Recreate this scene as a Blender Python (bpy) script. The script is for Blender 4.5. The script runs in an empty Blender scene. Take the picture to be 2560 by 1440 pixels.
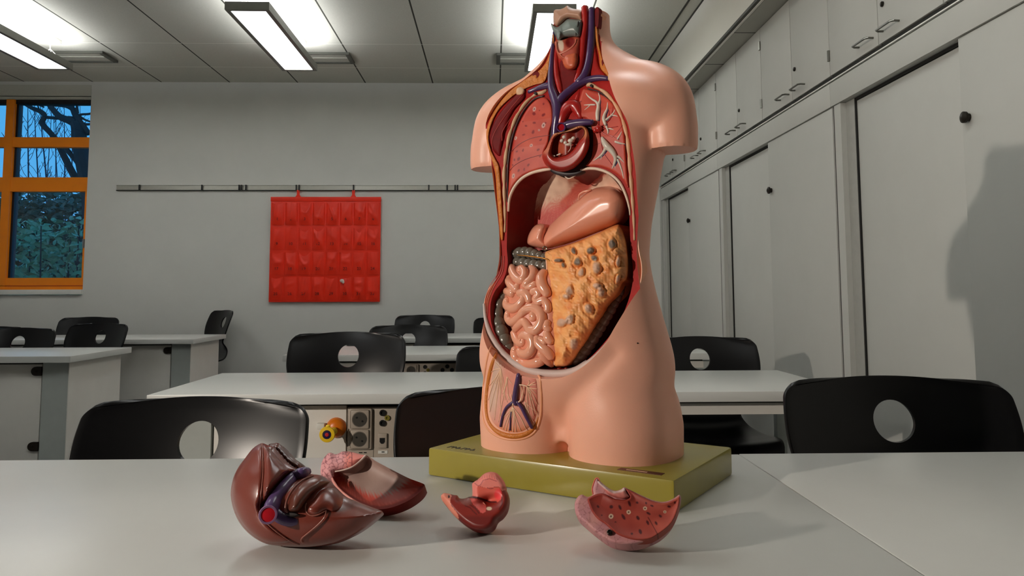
LAMP_DOWN, LAMP_UP, SKY, KEY, KEYPOS, EXPO = 7.2, 20.0, .95, 375., (-3.2, -.6, 1.83), 0.0
# torso trunk: z, half width, half depth, centre n, exponent, centre u
TRUNK = [(.02, .05, .07, .0, 2.2, 0), (.06, .10, .072, .006, 2.2, 0), (.09, .15, .086, .012, 2.3, 0), (.125, .188, .102, .02, 2.4, 0), (.17, .186, .108, .024, 2.5, 0), (.23, .171, .105, .03, 2.4, 0), (.28, .158, .097, .029, 2.25, 0),
 (.34, .145, .088, .025, 2.1, 0), (.40, .149, .09, .020, 2.1, 0), (.47, .160, .096, .013, 2.3, 0), (.53, .169, .102, .008, 2.4, 0), (.58, .170, .098, .002, 2.5, 0), (.62, .164, .088, -.006, 2.4, 0), (.65, .160, .076, -.012, 2.3, 0),
 (.675, .150, .066, -.018, 2.2, 0), (.697, .138, .056, -.022, 2.1, 0), (.715, .106, .053, -.024, 2., 0), (.731, .080, .054, -.025, 2., 0), (.748, .063, .055, -.025, 2., 0), (.77, .054, .056, -.025, 2., 0), (.86, .053, .056, -.024, 2., 0)]
STUMPZ, NECKZ = .527, .807
# thigh: z, centre u, half width, half depth, centre n
THIGH = [(-.06, .0925, .0925, .106, 0.), (0., .0925, .0935, .108, .002), (.05, .092, .096, .109, .004), (.10, .084, .098, .104, .008), (.15, .068, .090, .094, .012), (.20, .05, .07, .075, .015), (.25, .04, .045, .05, .015)]
ARMS = [[(s*.04, -.02, .682, .034), (s*.10, -.015, .665, .042), (s*.145, -.008, .645, .048), (s*.172, -.002, .617, .052), (s*.184, .002, .578, .0475), (s*.187, .004, .545, .0455), (s*.187, .004, STUMPZ-.002, .0445)] for s in (-1, 1)]
ARMS += [[(s*.05, .018-d, .61, .06), (s*.11, .024-d, .607, .060), (s*.155, .018-d, .60, .053), (s*.178, .01-d, .592, .046)] for s, d in ((-1, .022), (1, 0.))]
import bpy, bmesh, math, random
import numpy as np
from mathutils import Vector, Matrix
from mathutils.bvhtree import BVHTree
from mathutils.geometry import delaunay_2d_cdt
random.seed(7)
rng = np.random.default_rng(7)
scene = bpy.context.scene
COL = scene.collection
PI = math.pi

# ------------------------------------------------------------------ camera (solved from the room's straight lines)
FPX, PITCH, YAW, ROLL, PPY, CAMH = 1920., .0849, .0254, .0028, 570.7, 1.047
_cy, _sy, _c, _s = math.cos(YAW), math.sin(YAW), math.cos(PITCH), math.sin(PITCH)
CD = np.array([_c*_sy, _c*_cy, _s])
_u0 = np.array([_cy, -_sy, 0]); _v0 = np.array([-_s*_sy, -_s*_cy, _c])
CU = math.cos(ROLL)*_u0 - math.sin(ROLL)*_v0
CV = math.sin(ROLL)*_u0 + math.cos(ROLL)*_v0
CC = np.array([0, 0, CAMH])
def rays(P):
    P = np.asarray(P, float).reshape(-1, 2)
    return CD + CU*((P[:, :1]-1280)/FPX) + CV*((PPY-P[:, 1:2])/FPX)
def onz(x, y, z):
    r = rays((x, y))[0]; return CC + r*(z-CAMH)/r[2]
def ony(x, y, Y):
    r = rays((x, y))[0]; return CC + r*Y/r[1]
cam_d = bpy.data.cameras.new('camera'); cam = bpy.data.objects.new('camera', cam_d); COL.objects.link(cam)
cam_d.sensor_width = 36; cam_d.lens = 36*FPX/2560; cam_d.shift_y = -(720-PPY)/2560
cam_d.clip_start = .05; cam_d.clip_end = 200
m = Matrix.Identity(4)
for i in range(3):
    m[i][0] = CU[i]; m[i][1] = CV[i]; m[i][2] = -CD[i]; m[i][3] = CC[i]
cam.matrix_world = m
scene.camera = cam

# ------------------------------------------------------------------ materials
def lin(c):
    c = c/255.
    return c/12.92 if c <= .04045 else ((c+.055)/1.055)**2.4
def S(r, g, b): return (lin(r), lin(g), lin(b))
class N:
    def __init__(s, name):
        s.m = bpy.data.materials.new(name); s.m.use_nodes = True
        s.t = s.m.node_tree; s.b = s.t.nodes['Principled BSDF']
    def n(s, typ, **kw):
        o = s.t.nodes.new(typ)
        for k, v in kw.items():
            if k in o.inputs.keys(): o.inputs[k].default_value = v
            else: setattr(o, k, v)
        return o
    def l(s, a, b): s.t.links.new(a, b)
MATS = {}
def mat(name, col, rough=.5, metal=0., spec=.5, var=.06, scale=30., bump=0., bscale=80., coat=0., paint=False, sss=0., col2=None, thresh=None):
    """procedural material: base colour with noise variation, optional bump; paint=True reads the part's own colour layer"""
    if name in MATS: return MATS[name]
    k = N(name); b = k.b
    b.inputs['Roughness'].default_value = rough; b.inputs['Metallic'].default_value = metal
    b.inputs['Specular IOR Level'].default_value = spec
    if coat: b.inputs['Coat Weight'].default_value = coat; b.inputs['Coat Roughness'].default_value = .12
    tc = k.n('ShaderNodeTexCoord')
    nz = k.n('ShaderNodeTexNoise', Scale=scale, Detail=4., Roughness=.6); k.l(tc.outputs['Object'], nz.inputs['Vector'])
    if paint:
        at = k.n('ShaderNodeAttribute', attribute_name='Col'); src = at.outputs['Color']
    else:
        rgb = k.n('ShaderNodeRGB'); rgb.outputs[0].default_value = (*col, 1); src = rgb.outputs[0]
        if col2:
            mx = k.n('ShaderNodeMix', data_type='RGBA'); mr = k.n('ShaderNodeMapRange'); mr.inputs['From Min'].default_value = (thresh or .5)-.08; mr.inputs['From Max'].default_value = (thresh or .5)+.08
            k.l(nz.outputs['Fac'], mr.inputs['Value']); k.l(mr.outputs[0], mx.inputs['Factor'])
            k.l(src, mx.inputs['A']); mx.inputs['B'].default_value = (*col2, 1); src = mx.outputs['Result']
    mr = k.n('ShaderNodeMapRange'); mr.inputs['From Min'].default_value = .25; mr.inputs['From Max'].default_value = .75
    mr.inputs['To Min'].default_value = 1-var; mr.inputs['To Max'].default_value = 1+var
    k.l(nz.outputs['Fac'], mr.inputs['Value'])
    hs = k.n('ShaderNodeHueSaturation'); k.l(src, hs.inputs['Color']); k.l(mr.outputs[0], hs.inputs['Value'])
    k.l(hs.outputs[0], b.inputs['Base Color'])
    if bump:
        n2 = k.n('ShaderNodeTexNoise', Scale=bscale, Detail=3.); k.l(tc.outputs['Object'], n2.inputs['Vector'])
        bp = k.n('ShaderNodeBump', Strength=bump, Distance=.002); k.l(n2.outputs['Fac'], bp.inputs['Height']); k.l(bp.outputs[0], b.inputs['Normal'])
    if sss:
        b.inputs['Subsurface Weight'].default_value = sss; b.inputs['Subsurface Radius'].default_value = (.01, .004, .002); b.inputs['Subsurface Scale'].default_value = .3
    MATS[name] = k.m; return k.m
def emit(name, col, strength):
    k = N(name); k.t.nodes.remove(k.b); e = k.n('ShaderNodeEmission', Color=(*col, 1), Strength=strength)
    k.l(e.outputs[0], k.t.nodes['Material Output'].inputs[0]); MATS[name] = k.m; return k.m

# ------------------------------------------------------------------ object helpers
def root(name, label, cat, loc=(0, 0, 0), rz=0, group=None):
    o = bpy.data.objects.new(name, None); COL.objects.link(o); o.empty_display_size = .05
    o.location = loc; o.rotation_euler = (0, 0, rz); tag(o, label, cat, group); return o
def tag(o, label, cat, group=None):
    o['label'] = label; o['category'] = cat
    if group: o['group'] = group
    return o
def relabel(o, label, group=None):
    o['label'] = label
    if group: o['group'] = group
def put(name, me, material, parent=None, label=None, structure=False, sharp=None, smooth=True):
    me.name = name
    if material is not None and len(me.materials) == 0: me.materials.append(material)
    if smooth: me.polygons.foreach_set('use_smooth', [True]*len(me.polygons))
    if sharp: me.set_sharp_from_angle(angle=math.radians(sharp))
    o = bpy.data.objects.new(name, me); COL.objects.link(o)
    if parent:
        o.parent = parent
        if parent.type == 'EMPTY' and parent.parent is None:
            o.matrix_parent_inverse = Matrix.LocRotScale(parent.location, parent.rotation_euler, None).inverted()
    if structure: o['kind'] = 'structure'
    if label: o['label'] = label
    return o
class B:
    """collects shapes into one bmesh"""
    def __init__(s): s.bm = bmesh.new()
    def box(s, x0, x1, y0, y1, z0, z1, bev=0.):
        r = bmesh.ops.create_cube(s.bm, size=1); vs = r['verts']
        for v in vs: v.co = Vector(((x0+x1)/2+v.co.x*(x1-x0), (y0+y1)/2+v.co.y*(y1-y0), (z0+z1)/2+v.co.z*(z1-z0)))
        if bev:
            es = list({e for v in vs for e in v.link_edges})
            bmesh.ops.bevel(s.bm, geom=es, offset=bev, segments=2, affect='EDGES', profile=.6)
        return s
    def tube(s, pts, r, seg=10, cap=True, closed=False):
        pts = [Vector(p) for p in pts]; n = len(pts)
        rs = r if hasattr(r, '__len__') else [r]*n
        rings = []; up = None
        for i, p in enumerate(pts):
            a = pts[i-1] if (i > 0 or closed) else p; b_ = pts[(i+1) % n] if (i < n-1 or closed) else p
            t = (b_-a).normalized() if (b_-a).length > 1e-9 else Vector((0, 0, 1))
            if up is None: up = t.orthogonal().normalized()
            up = (up - t*up.dot(t)); up = up.normalized() if up.length > 1e-6 else t.orthogonal().normalized()
            sd = t.cross(up)
            rings.append([s.bm.verts.new(p + (up*math.cos(2*PI*k/seg) + sd*math.sin(2*PI*k/seg))*rs[i]) for k in range(seg)])
        for i in range(n if closed else n-1):
            A, Bq = rings[i], rings[(i+1) % n]
            for k in range(seg): s.bm.faces.new((A[k], A[(k+1) % seg], Bq[(k+1) % seg], Bq[k]))
        if cap and not closed:
            s.bm.faces.new(rings[0][::-1]); s.bm.faces.new(rings[-1])
        return s
    def lathe(s, prof, seg=24, mtx=None):
        mtx = mtx or Matrix.Identity(4); rings = []
        for (r, z) in prof:
            if r < 1e-6: rings.append([s.bm.verts.new(mtx @ Vector((0, 0, z)))])
            else: rings.append([s.bm.verts.new(mtx @ Vector((r*math.cos(2*PI*k/seg), r*math.sin(2*PI*k/seg), z))) for k in range(seg)])
        for A, Q in zip(rings, rings[1:]):
            for k in range(seg):
                f = [A[k % len(A)], A[(k+1) % seg % len(A)], Q[(k+1) % seg % len(Q)], Q[k % len(Q)]]
                f2 = []
                for v in f:
                    if v not in f2: f2.append(v)
                if len(f2) > 2: s.bm.faces.new(f2)
        return s
    def poly(s, vs): s.bm.faces.new([s.bm.verts.new(v) for v in vs]); return s
    def prism(s, pts2, axis, a, b):
        """polygon in the two other axes, extruded along axis from a to b"""
        def mk(p, t):
            q = list(p); q.insert(axis, t); return Vector(q)
        A = [s.bm.verts.new(mk(p, a)) for p in pts2]; Q = [s.bm.verts.new(mk(p, b)) for p in pts2]
        n = len(pts2)
        s.bm.faces.new(A); s.bm.faces.new(Q[::-1])
        for i in range(n): s.bm.faces.new((A[i], Q[i], Q[(i+1) % n], A[(i+1) % n]))
        return s
    def sphere(s, c, r, seg=12):
        rx = r if hasattr(r, '__len__') else (r, r, r)
        q = bmesh.ops.create_uvsphere(s.bm, u_segments=seg, v_segments=max(6, seg*2//3), radius=1)
        for v in q['verts']: v.co = Vector((c[0]+v.co.x*rx[0], c[1]+v.co.y*rx[1], c[2]+v.co.z*rx[2]))
        return s
    def mesh(s):
        bmesh.ops.recalc_face_normals(s.bm, faces=s.bm.faces)
        me = bpy.data.meshes.new('m'); s.bm.to_mesh(me); s.bm.free(); return me
    def put(s, name, material, parent=None, **kw):
        kw.setdefault('sharp', 35); return put(name, s.mesh(), material, parent, **kw)
def copy_tree(o, parent=None):
    c = o.copy(); COL.objects.link(c)
    if parent: c.parent = parent; c.matrix_parent_inverse = o.matrix_parent_inverse.copy()
    for ch in list(o.children): copy_tree(ch, c)
    return c
def frame_of(axis, origin):
    z = Vector(axis).normalized(); x = z.orthogonal().normalized(); y = z.cross(x)
    return Matrix(((x.x, y.x, z.x, origin[0]), (x.y, y.y, z.y, origin[1]), (x.z, y.z, z.z, origin[2]), (0, 0, 0, 1)))
def evaluated(o):
    dg = bpy.context.evaluated_depsgraph_get()
    return bpy.data.meshes.new_from_object(o.evaluated_get(dg))
def kill(*os):
    for o in os: bpy.data.objects.remove(o, do_unlink=True)
def crv(pts, n=8, closed=False):
    """Catmull-Rom through points of any dimension"""
    P = np.array(pts, float); k = len(P); out = []
    for i in range(k if closed else k-1):
        p0 = P[i-1] if (i > 0 or closed) else 2*P[0]-P[1]
        p1 = P[i]; p2 = P[(i+1) % k]; p3 = P[(i+2) % k] if (i+2 < k or closed) else 2*P[-1]-P[-2]
        for t in np.arange(n)/n:
            out.append(.5*((2*p1)+(-p0+p2)*t+(2*p0-5*p1+4*p2-p3)*t*t+(-p0+3*p1-3*p2+p3)*t**3))
    if not closed: out.append(P[-1])
    return np.array(out)
def resample(P, step, closed=True):
    Q = np.vstack([P, P[:1]]) if closed else P
    L = np.r_[0, np.cumsum(np.hypot(*np.diff(Q[:, :2], axis=0).T))]
    n = max(3, int(round(L[-1]/step)))
    t = np.linspace(0, L[-1], n+1)[:n] if closed else np.linspace(0, L[-1], n+1)
    return np.stack([np.interp(t, L, Q[:, i]) for i in range(Q.shape[1])], 1)
def inside(P, poly):
    x, y = P[:, 0], P[:, 1]; r = np.zeros(len(P), bool)
    for (x1, y1), (x2, y2) in zip(poly, np.roll(poly, -1, 0)):
        if y1 == y2: continue
        c = ((y1 > y) != (y2 > y)) & (x < (x2-x1)*(y-y1)/(y2-y1)+x1); r ^= c
    return r
def bdist(P, poly, closed=True):
    A = poly; Bq = np.roll(poly, -1, 0)
    if not closed: A = poly[:-1]; Bq = poly[1:]
    d = np.full(len(P), 1e9)
    for a, b in zip(A, Bq):
        ab = b-a; q = max(ab@ab, 1e-9); t = np.clip(((P-a)@ab)/q, 0, 1)
        d = np.minimum(d, np.hypot(*(P-a-t[:, None]*ab).T))
    return d
# ------------------------------------------------------------------ room
YW, ZC, XC, XD, XL, XR, YF = 7.032, 3.003, 1.547, 1.413, -5.2, 2.16, -4.0
M_wall = mat('wall paint', S(220, 219, 214), .85, var=.03, scale=3, bump=.25, bscale=160)
M_ceil = N('ceiling panels')
def ceil_nodes(k):
    b = k.b; b.inputs['Roughness'].default_value = .8; b.inputs['Specular IOR Level'].default_value = .2
    g = k.n('ShaderNodeNewGeometry'); sx = k.n('ShaderNodeSeparateXYZ'); k.l(g.outputs['Position'], sx.inputs[0])
    def line(sock, off, pitch, w):
        a = k.n('ShaderNodeMath', operation='SUBTRACT'); k.l(sock, a.inputs[0]); a.inputs[1].default_value = off-pitch/2
        m_ = k.n('ShaderNodeMath', operation='FLOORED_MODULO'); k.l(a.outputs[0], m_.inputs[0]); m_.inputs[1].default_value = pitch
        s_ = k.n('ShaderNodeMath', operation='SUBTRACT'); k.l(m_.outputs[0], s_.inputs[0]); s_.inputs[1].default_value = pitch/2
        q = k.n('ShaderNodeMath', operation='ABSOLUTE'); k.l(s_.outputs[0], q.inputs[0])
        t = k.n('ShaderNodeMath', operation='LESS_THAN'); k.l(q.outputs[0], t.inputs[0]); t.inputs[1].default_value = w
        return t.outputs[0]
    l1 = line(sx.outputs[0], .0694, .625, .006)
    l2 = line(sx.outputs[1], 5.917-2.5*.64*4, .64*4*2.5, .0035); l3 = line(sx.outputs[1], 6.55, 9., .0035)
    mx = k.n('ShaderNodeMath', operation='MAXIMUM'); k.l(l2, mx.inputs[0]); k.l(l3, mx.inputs[1])
    nz = k.n('ShaderNodeTexNoise', Scale=140., Detail=2.); k.l(g.outputs['Position'], nz.inputs['Vector'])
    cr = k.n('ShaderNodeMix', data_type='RGBA'); k.l(nz.outputs['Fac'], cr.inputs['Factor']); cr.inputs['A'].default_value = (*S(196, 195, 184), 1); cr.inputs['B'].default_value = (*S(214, 213, 203), 1)
    c1 = k.n('ShaderNodeMix', data_type='RGBA'); k.l(l1, c1.inputs['Factor']); k.l(cr.outputs['Result'], c1.inputs['A']); c1.inputs['B'].default_value = (*S(70, 70, 62), 1)
    c2 = k.n('ShaderNodeMix', data_type='RGBA'); k.l(mx.outputs[0], c2.inputs['Factor']); k.l(c1.outputs['Result'], c2.inputs['A']); c2.inputs['B'].default_value = (*S(245, 244, 236), 1)
    k.l(c2.outputs['Result'], b.inputs['Base Color'])
ceil_nodes(M_ceil); M_ceil = M_ceil.m
M_floor = mat('floor vinyl', S(92, 94, 94), .5, var=.1, scale=60)
B().box(XL-.1, XR+.1, YF-.1, YW+.1, -.1, 0).put('floor', M_floor, structure=True)
B().box(XL-.1, XR+.1, YF-.1, YW+.1, ZC, ZC+.1).put('ceiling', M_ceil, structure=True)
# back wall with the window opening
WX0, WX1, WZ0, WZ1 = -4.95, -3.69, 1.047, 2.835
b = B(); b.box(WX1, XR+.1, YW, YW+.12, 0, ZC); b.box(XL-.1, WX0, YW, YW+.12, 0, ZC)
b.box(WX0, WX1, YW, YW+.12, 0, WZ0); b.box(WX0, WX1, YW, YW+.12, WZ1+.135, ZC)
b.put('wall_back', M_wall, structure=True)
B().box(XL-.1, XL, YF, YW, 0, ZC).put('wall_left', M_wall, structure=True)
B().box(XR, XR+.1, YF, YW, 0, ZC).put('wall_right', M_wall, structure=True)
B().box(XL-.1, XR+.1, YF-.1, YF, 0, ZC).put('wall_front', M_wall, structure=True)
M_lam = mat('cabinet laminate', S(184, 185, 180), .55, var=.025, scale=5, spec=.3)
M_dark = mat('dark gap', S(22, 22, 20), .8)
# bulkhead along the cupboards, its soffit strip and the ceiling trim beside it
M_bulk = mat('bulkhead paint', S(222, 221, 213), .85, var=.02, scale=3)
B().box(XD, XD+.012, YF, YW, 2.577, ZC).put('trim_1', M_bulk, structure=True)
M_soff = N('soffit tiles'); k = M_soff; g = k.n('ShaderNodeNewGeometry'); sx = k.n('ShaderNodeSeparateXYZ'); k.l(g.outputs['Position'], sx.inputs[0])
md = k.n('ShaderNodeMath', operation='FLOORED_MODULO'); k.l(sx.outputs[1], md.inputs[0]); md.inputs[1].default_value = .625
lt = k.n('ShaderNodeMath', operation='LESS_THAN'); k.l(md.outputs[0], lt.inputs[0]); lt.inputs[1].default_value = .012
mx = k.n('ShaderNodeMix', data_type='RGBA'); k.l(lt.outputs[0], mx.inputs['Factor']); mx.inputs['A'].default_value = (*S(170, 169, 160), 1); mx.inputs['B'].default_value = (*S(60, 60, 54), 1)
k.l(mx.outputs['Result'], k.b.inputs['Base Color']); k.b.inputs['Roughness'].default_value = .8
B().box(XD+.014, XC+.3, YF, YW, 2.577, 2.6).put('trim_2', M_soff.m, structure=True)
b = B(); b.box(XD-.018, XD, YF, YW, 2.583, 2.60); b.put('trim_3', mat('dark bead', S(60, 60, 55), .6), structure=True)
b = B(); b.box(1.309, 1.321, YF, YW, ZC-.004, ZC); b.put('trim_4', mat('ceiling seam', S(60, 60, 55), .7), structure=True)
b = B(); b.box(1.403, XD, YF, YW, ZC-.006, ZC); b.put('trim_5', MATS['ceiling seam'], structure=True)

# ------------------------------------------------------------------ window with orange frame
M_or = mat('orange window paint', S(255, 142, 6), .45, var=.08, scale=6)
M_white = mat('white lacquer', S(226, 226, 220), .45, var=.02)
def glass():
    k = N('window glass'); k.t.nodes.remove(k.b)
    tr = k.n('ShaderNodeBsdfTransparent', Color=(.93, .96, .97, 1)); gl = k.n('ShaderNodeBsdfGlossy', Roughness=.02)
    fr = k.n('ShaderNodeFresnel', IOR=1.45); mx = k.n('ShaderNodeMixShader')
    k.l(fr.outputs[0], mx.inputs[0]); k.l(tr.outputs[0], mx.inputs[1]); k.l(gl.outputs[0], mx.inputs[2])
    k.l(mx.outputs[0], k.t.nodes['Material Output'].inputs[0]); return k.m
M_glass = glass()
win = bpy.data.objects.new('window_1', None); COL.objects.link(win); win['kind'] = 'structure'; win.location = (WX0, YW, WZ0)
win.empty_display_size = .1
y0, y1 = YW+.005, YW+.075
xs = [(-4.93, -4.44), (-4.40, WX1)]
b = B()
b.box(-4.455, -4.383, y0-.004, y1+.004, 1.098, WZ1)                      # mullion between the bays
b.box(-4.95, -4.90, y0, y1, 1.10, WZ1)
b.box(-4.95, WX1, y0, y1, 2.395, 2.485); b.box(-4.95, WX1, y0, y1, 1.985, 2.115)
b.box(-4.95, WX1, y0, y1, 1.095, 1.20)
b.box(WX1-.018, WX1, y0, y1, 1.2, 1.99)
b.put('window_frame', M_or, win)
b = B(); b.box(-4.95, WX1, y0+.02, y1+.02, 2.80, WZ1+.03); b.box(WX1-.014, WX1, y0+.03, y1, 2.115, 2.8); b.box(-4.383, -4.365, y0+.035, y1+.03, 1.2, 2.8)
b.box(WX1-.035, WX1-.018, y0+.03, y1, 1.2, 1.985)
b.put('window_gasket', mat('black rubber', S(12, 12, 22), .6), win, label='black gasket and blind slot of the window')
b = B(); b.box(-4.95, WX1, y0-.004, y0+.002, 1.125, 1.132); b.put('sill_joint', mat('rust joint', S(190, 70, 8), .5), win)
B().box(-4.95, WX1+.004, YW-.03, y1, 1.05, 1.095, .004).put('window_sill', M_white, win)
for (a, c, z0, z1) in [(-4.90, -4.455, 2.485, 2.8), (-4.383, WX1-.014, 2.485, 2.8), (-4.90, -4.455, 2.115, 2.395), (-4.383, WX1-.014, 2.115, 2.395), (-4.90, -4.455, 1.2, 1.985), (-4.383, WX1-.018, 1.2, 1.985)]:
    B().box(a, c, YW+.055, YW+.061, z0, z1).put('window_pane', M_glass, win, smooth=False, sharp=None)
b = B(); b.box(WX1-.014, WX1-.002, y0-.02, y0, 1.47, 1.55, .003); b.put('window_hinge', mat('steel', S(150, 150, 150), .3, 1.), win)
# blind box above the window
b = B(); b.box(-4.95, WX1, YW-.004, YW+.1, 2.868, 2.972); b.box(-4.95, WX1, YW-.006, YW+.1, 2.838, 2.86)
b.put('trim_6', mat('blind box paint', S(200, 199, 188), .7, var=.03), structure=True)
b = B(); b.box(-4.95, WX1+.002, YW+.002, YW+.09, 2.972, 2.985); b.put('trim_7', M_dark, structure=True)

# ------------------------------------------------------------------ picture rail with sliding clips
M_alu = mat('brushed aluminium', S(196, 194, 184), .38, .7, var=.04, scale=40)
M_blk = mat('black plastic clip', S(18, 18, 18), .4)
z0, z1 = 1.99, 2.047
t = root('picture_rail', 'long aluminium picture rail screwed across the grey back wall', 'rail', (-3.42, YW, z0))
b = B(); b.box(-3.42, 1.45, YW-.012, YW, z0, z1); b.put('rail_profile', M_alu, t)
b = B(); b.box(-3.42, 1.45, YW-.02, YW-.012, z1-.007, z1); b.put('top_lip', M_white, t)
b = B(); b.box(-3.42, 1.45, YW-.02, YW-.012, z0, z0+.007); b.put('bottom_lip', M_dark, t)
clips = [(349, 'leftmost black clip on the picture rail, nearest the window'), (505, 'black rail clip between the window end and the middle cluster'),
 (598, 'left black clip of the cluster of three on the rail'), (604, 'middle black clip of the cluster of three on the rail'), (615, 'right black clip of the cluster of three on the rail'),
 (741, 'black clip touching the left strap hook of the red pocket chart'), (748, 'black hook clip holding the left strap of the red pocket chart'), (884, 'black hook clip holding the right strap of the red pocket chart'),
 (1072, 'single black rail clip right of the red pocket chart'), (1118, 'black rail clip left of the pair near the torso'), (1138, 'left black clip of the pair nearest the torso'), (1144, 'right black clip of the pair nearest the torso')]
first = None
for px, lab in clips:
    x = ony(px, 470, YW-.02)[0]
    if first is None:
        o = B().box(-.006, .006, -.01, 0, 0, .05, .002).box(-.003, .003, -.013, -.01, -.008, .02).put('rail_clip', M_blk)
        tag(o, lab, 'clip'); first = o
    else:
        o = first.copy(); COL.objects.link(o); o['label'] = lab
    o.location = (x, YW-.02, z0+.004); o['group'] = 'clips on the picture rail'

# ------------------------------------------------------------------ red pocket chart
M_red = mat('red nylon', S(255, 50, 22), .42, var=.07, scale=14, bump=.5, bscale=26, spec=.4)
M_redd = mat('dark red print', S(120, 14, 8), .6)
yc = YW-.022
cx0, cx1, cz0, cz1 = -2.018, -1.02, .977, 1.93
t = root('pocket_chart', 'red fabric pocket chart hanging from the picture rail', 'wall organiser', ((cx0+cx1)/2, yc, cz0))
b = B(); b.box(cx0, cx1, yc-.006, yc, cz0, cz1, .002); b.put('backing', M_red, t)
b = B(); b.box(cx0-.002, cx1+.002, yc-.011, yc-.003, cz1-.04, cz1+.002, .003); b.put('top_hem', M_red, t)
for px in (746, 884):
    x = ony(px, 485, yc)[0]
    B().prism([(x-.012, 1.995), (x+.012, 1.995), (x+.013, 1.95), (x+.03, 1.925), (x-.03, 1.925), (x-.013, 1.95)], 1, yc-.008, yc-.001).put('hanging_strap', M_red, t)
pw = (cx1-cx0)/8; ph = (cz1-.05-cz0)/4
num = 0
def text_mesh(s, size, depth=.0004):
    c = bpy.data.curves.new('t', 'FONT'); c.body = s; c.size = size; c.align_x = 'CENTER'; c.align_y = 'CENTER'; c.extrude = depth; c.resolution_u = 2
    o = bpy.data.objects.new('t', c); COL.objects.link(o); me = evaluated(o); kill(o); bpy.data.curves.remove(c); return me
for r in range(4):
    for c in range(8):
        num += 1
        xa = cx0+.006+c*pw*.992; zt = cz1-.052-r*ph; zb = zt-ph+.02; sag = random.uniform(0, .05)*(random.random() < .6); bul = random.uniform(.012, .026)
        b = B(); NX, NZ = 12, 14; V = []
        cr = [(random.uniform(.2, .8), random.uniform(.2, .8), random.uniform(.004, .009), random.uniform(0, PI)) for _ in range(3)]
        for i in range(NZ+1):
            row = []
            for j in range(NX+1):
                uu = j/NX; vv = i/NZ
                z = zt-vv*(zt-zb) - sag*math.sin(PI*uu)**1.5*(1-vv)**2
                h = bul*math.sin(PI*min(max(uu, 0), 1))**.5*(.25+.75*math.sin(PI*min(.5, .12+vv*.8) if vv < .6 else PI*(.5+.5*(vv-.6)/.4)))
                for (a_, b_, s_, th) in cr:
                    d_ = (uu-a_)*math.cos(th)+(vv-b_)*math.sin(th); h += s_*math.exp(-(d_/.07)**2)*math.sin(PI*uu)*min(1, 2*(1-vv))
                row.append(b.bm.verts.new((xa+.003+uu*(pw-.012), yc-.006-h, z)))
            V.append(row)
        for i in range(NZ):
            for j in range(NX): b.bm.faces.new((V[i][j], V[i][j+1], V[i+1][j+1], V[i+1][j]))
        p = put('pocket', b.mesh(), M_red, t)
        me = text_mesh(str(num), .038); x_ = xa+pw*.48; z_ = zb+.055
        for v in me.vertices: v.co = Vector((x_+v.co.x, yc-.0085-bul-v.co.z, z_+v.co.y))
        put('pocket_number', me, M_redd, p, smooth=False)
x, _, z = ony(857, 702, yc)
b = B(); b.sphere((0, 0, 0), (.02, .012, .016), 14); b.sphere((.012, -.006, -.012), (.012, .008, .014), 10)
o = b.put('clear_badge', mat('clear plastic', S(225, 205, 195), .12, spec=.7, var=.15)); o.location = (x, yc-.04, z)
tag(o, 'small shiny clear badge pinned in the bottom row of the red pocket chart', 'badge')

# ------------------------------------------------------------------ suspended lamps
M_lampf = mat('lamp frame grey', S(128, 128, 122), .45, .2)
M_diff = emit('lamp diffuser light', (.97, .985, 1), LAMP_DOWN)
M_up = emit('lamp uplight', (.97, .985, 1), LAMP_UP)
lw, ll, lz = .27, 1.30, 2.78
def lamp():
    t = root('pendant_light', 'x', 'ceiling light', (0, 0, lz))
    b = B(); f = .028
    b.box(-lw/2, -lw/2+f, -ll/2, ll/2, lz, lz+.05); b.box(lw/2-f, lw/2, -ll/2, ll/2, lz, lz+.05)
    b.box(-lw/2+f, lw/2-f, -ll/2, -ll/2+f, lz, lz+.05); b.box(-lw/2+f, lw/2-f, ll/2-f, ll/2, lz, lz+.05)
    b.put('frame', M_lampf, t)
    B().box(-lw/2+f, lw/2-f, -ll/2+f, ll/2-f, lz+.006, lz+.012).put('diffuser', M_diff, t, label='glowing white diffuser')
    B().box(-lw/2+f, lw/2-f, -ll/2+f, ll/2-f, lz+.04, lz+.044).put('uplight_cover', M_up, t, label='glowing upper cover')
    for sy in (-1, 1):
        yy = sy*(ll/2-.08)
        c = B().box(-.055, .055, yy-.055, yy+.055, ZC-.03, ZC, .004).put('canopy', M_white, t)
        b = B(); b.tube([(0, yy, ZC-.03), (0, yy, ZC-.08)], .004, 6)
        for dx, dy in ((-.09, 0), (.09, 0), (0, -.07), (0, .07)): b.tube([(0, yy, ZC-.08), (dx, yy+dy, lz+.05)], .0018, 5)
        b.put('suspension_wire', M_white, c)
    return t
L0 = lamp(); fl = True
for yy, rn in ((5.25, 'far row by the back wall'), (2.05, 'middle row above the torso')):
    for xx, cn in ((-3.38, 'left'), (-1.50, 'middle'), (.385, 'right')):
        o = L0 if fl else copy_tree(L0); fl = False
        o.location = (xx, yy, lz)
        lab = {('left', 5.25): 'suspended light at the left edge above the window', ('middle', 5.25): 'suspended light fully in view left of the torso', ('right', 5.25): 'suspended light half hidden behind the torso neck'}.get((cn, yy), f'{cn} suspended ceiling light of the {rn}')
        relabel(o, lab, 'pendant lights')
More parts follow.
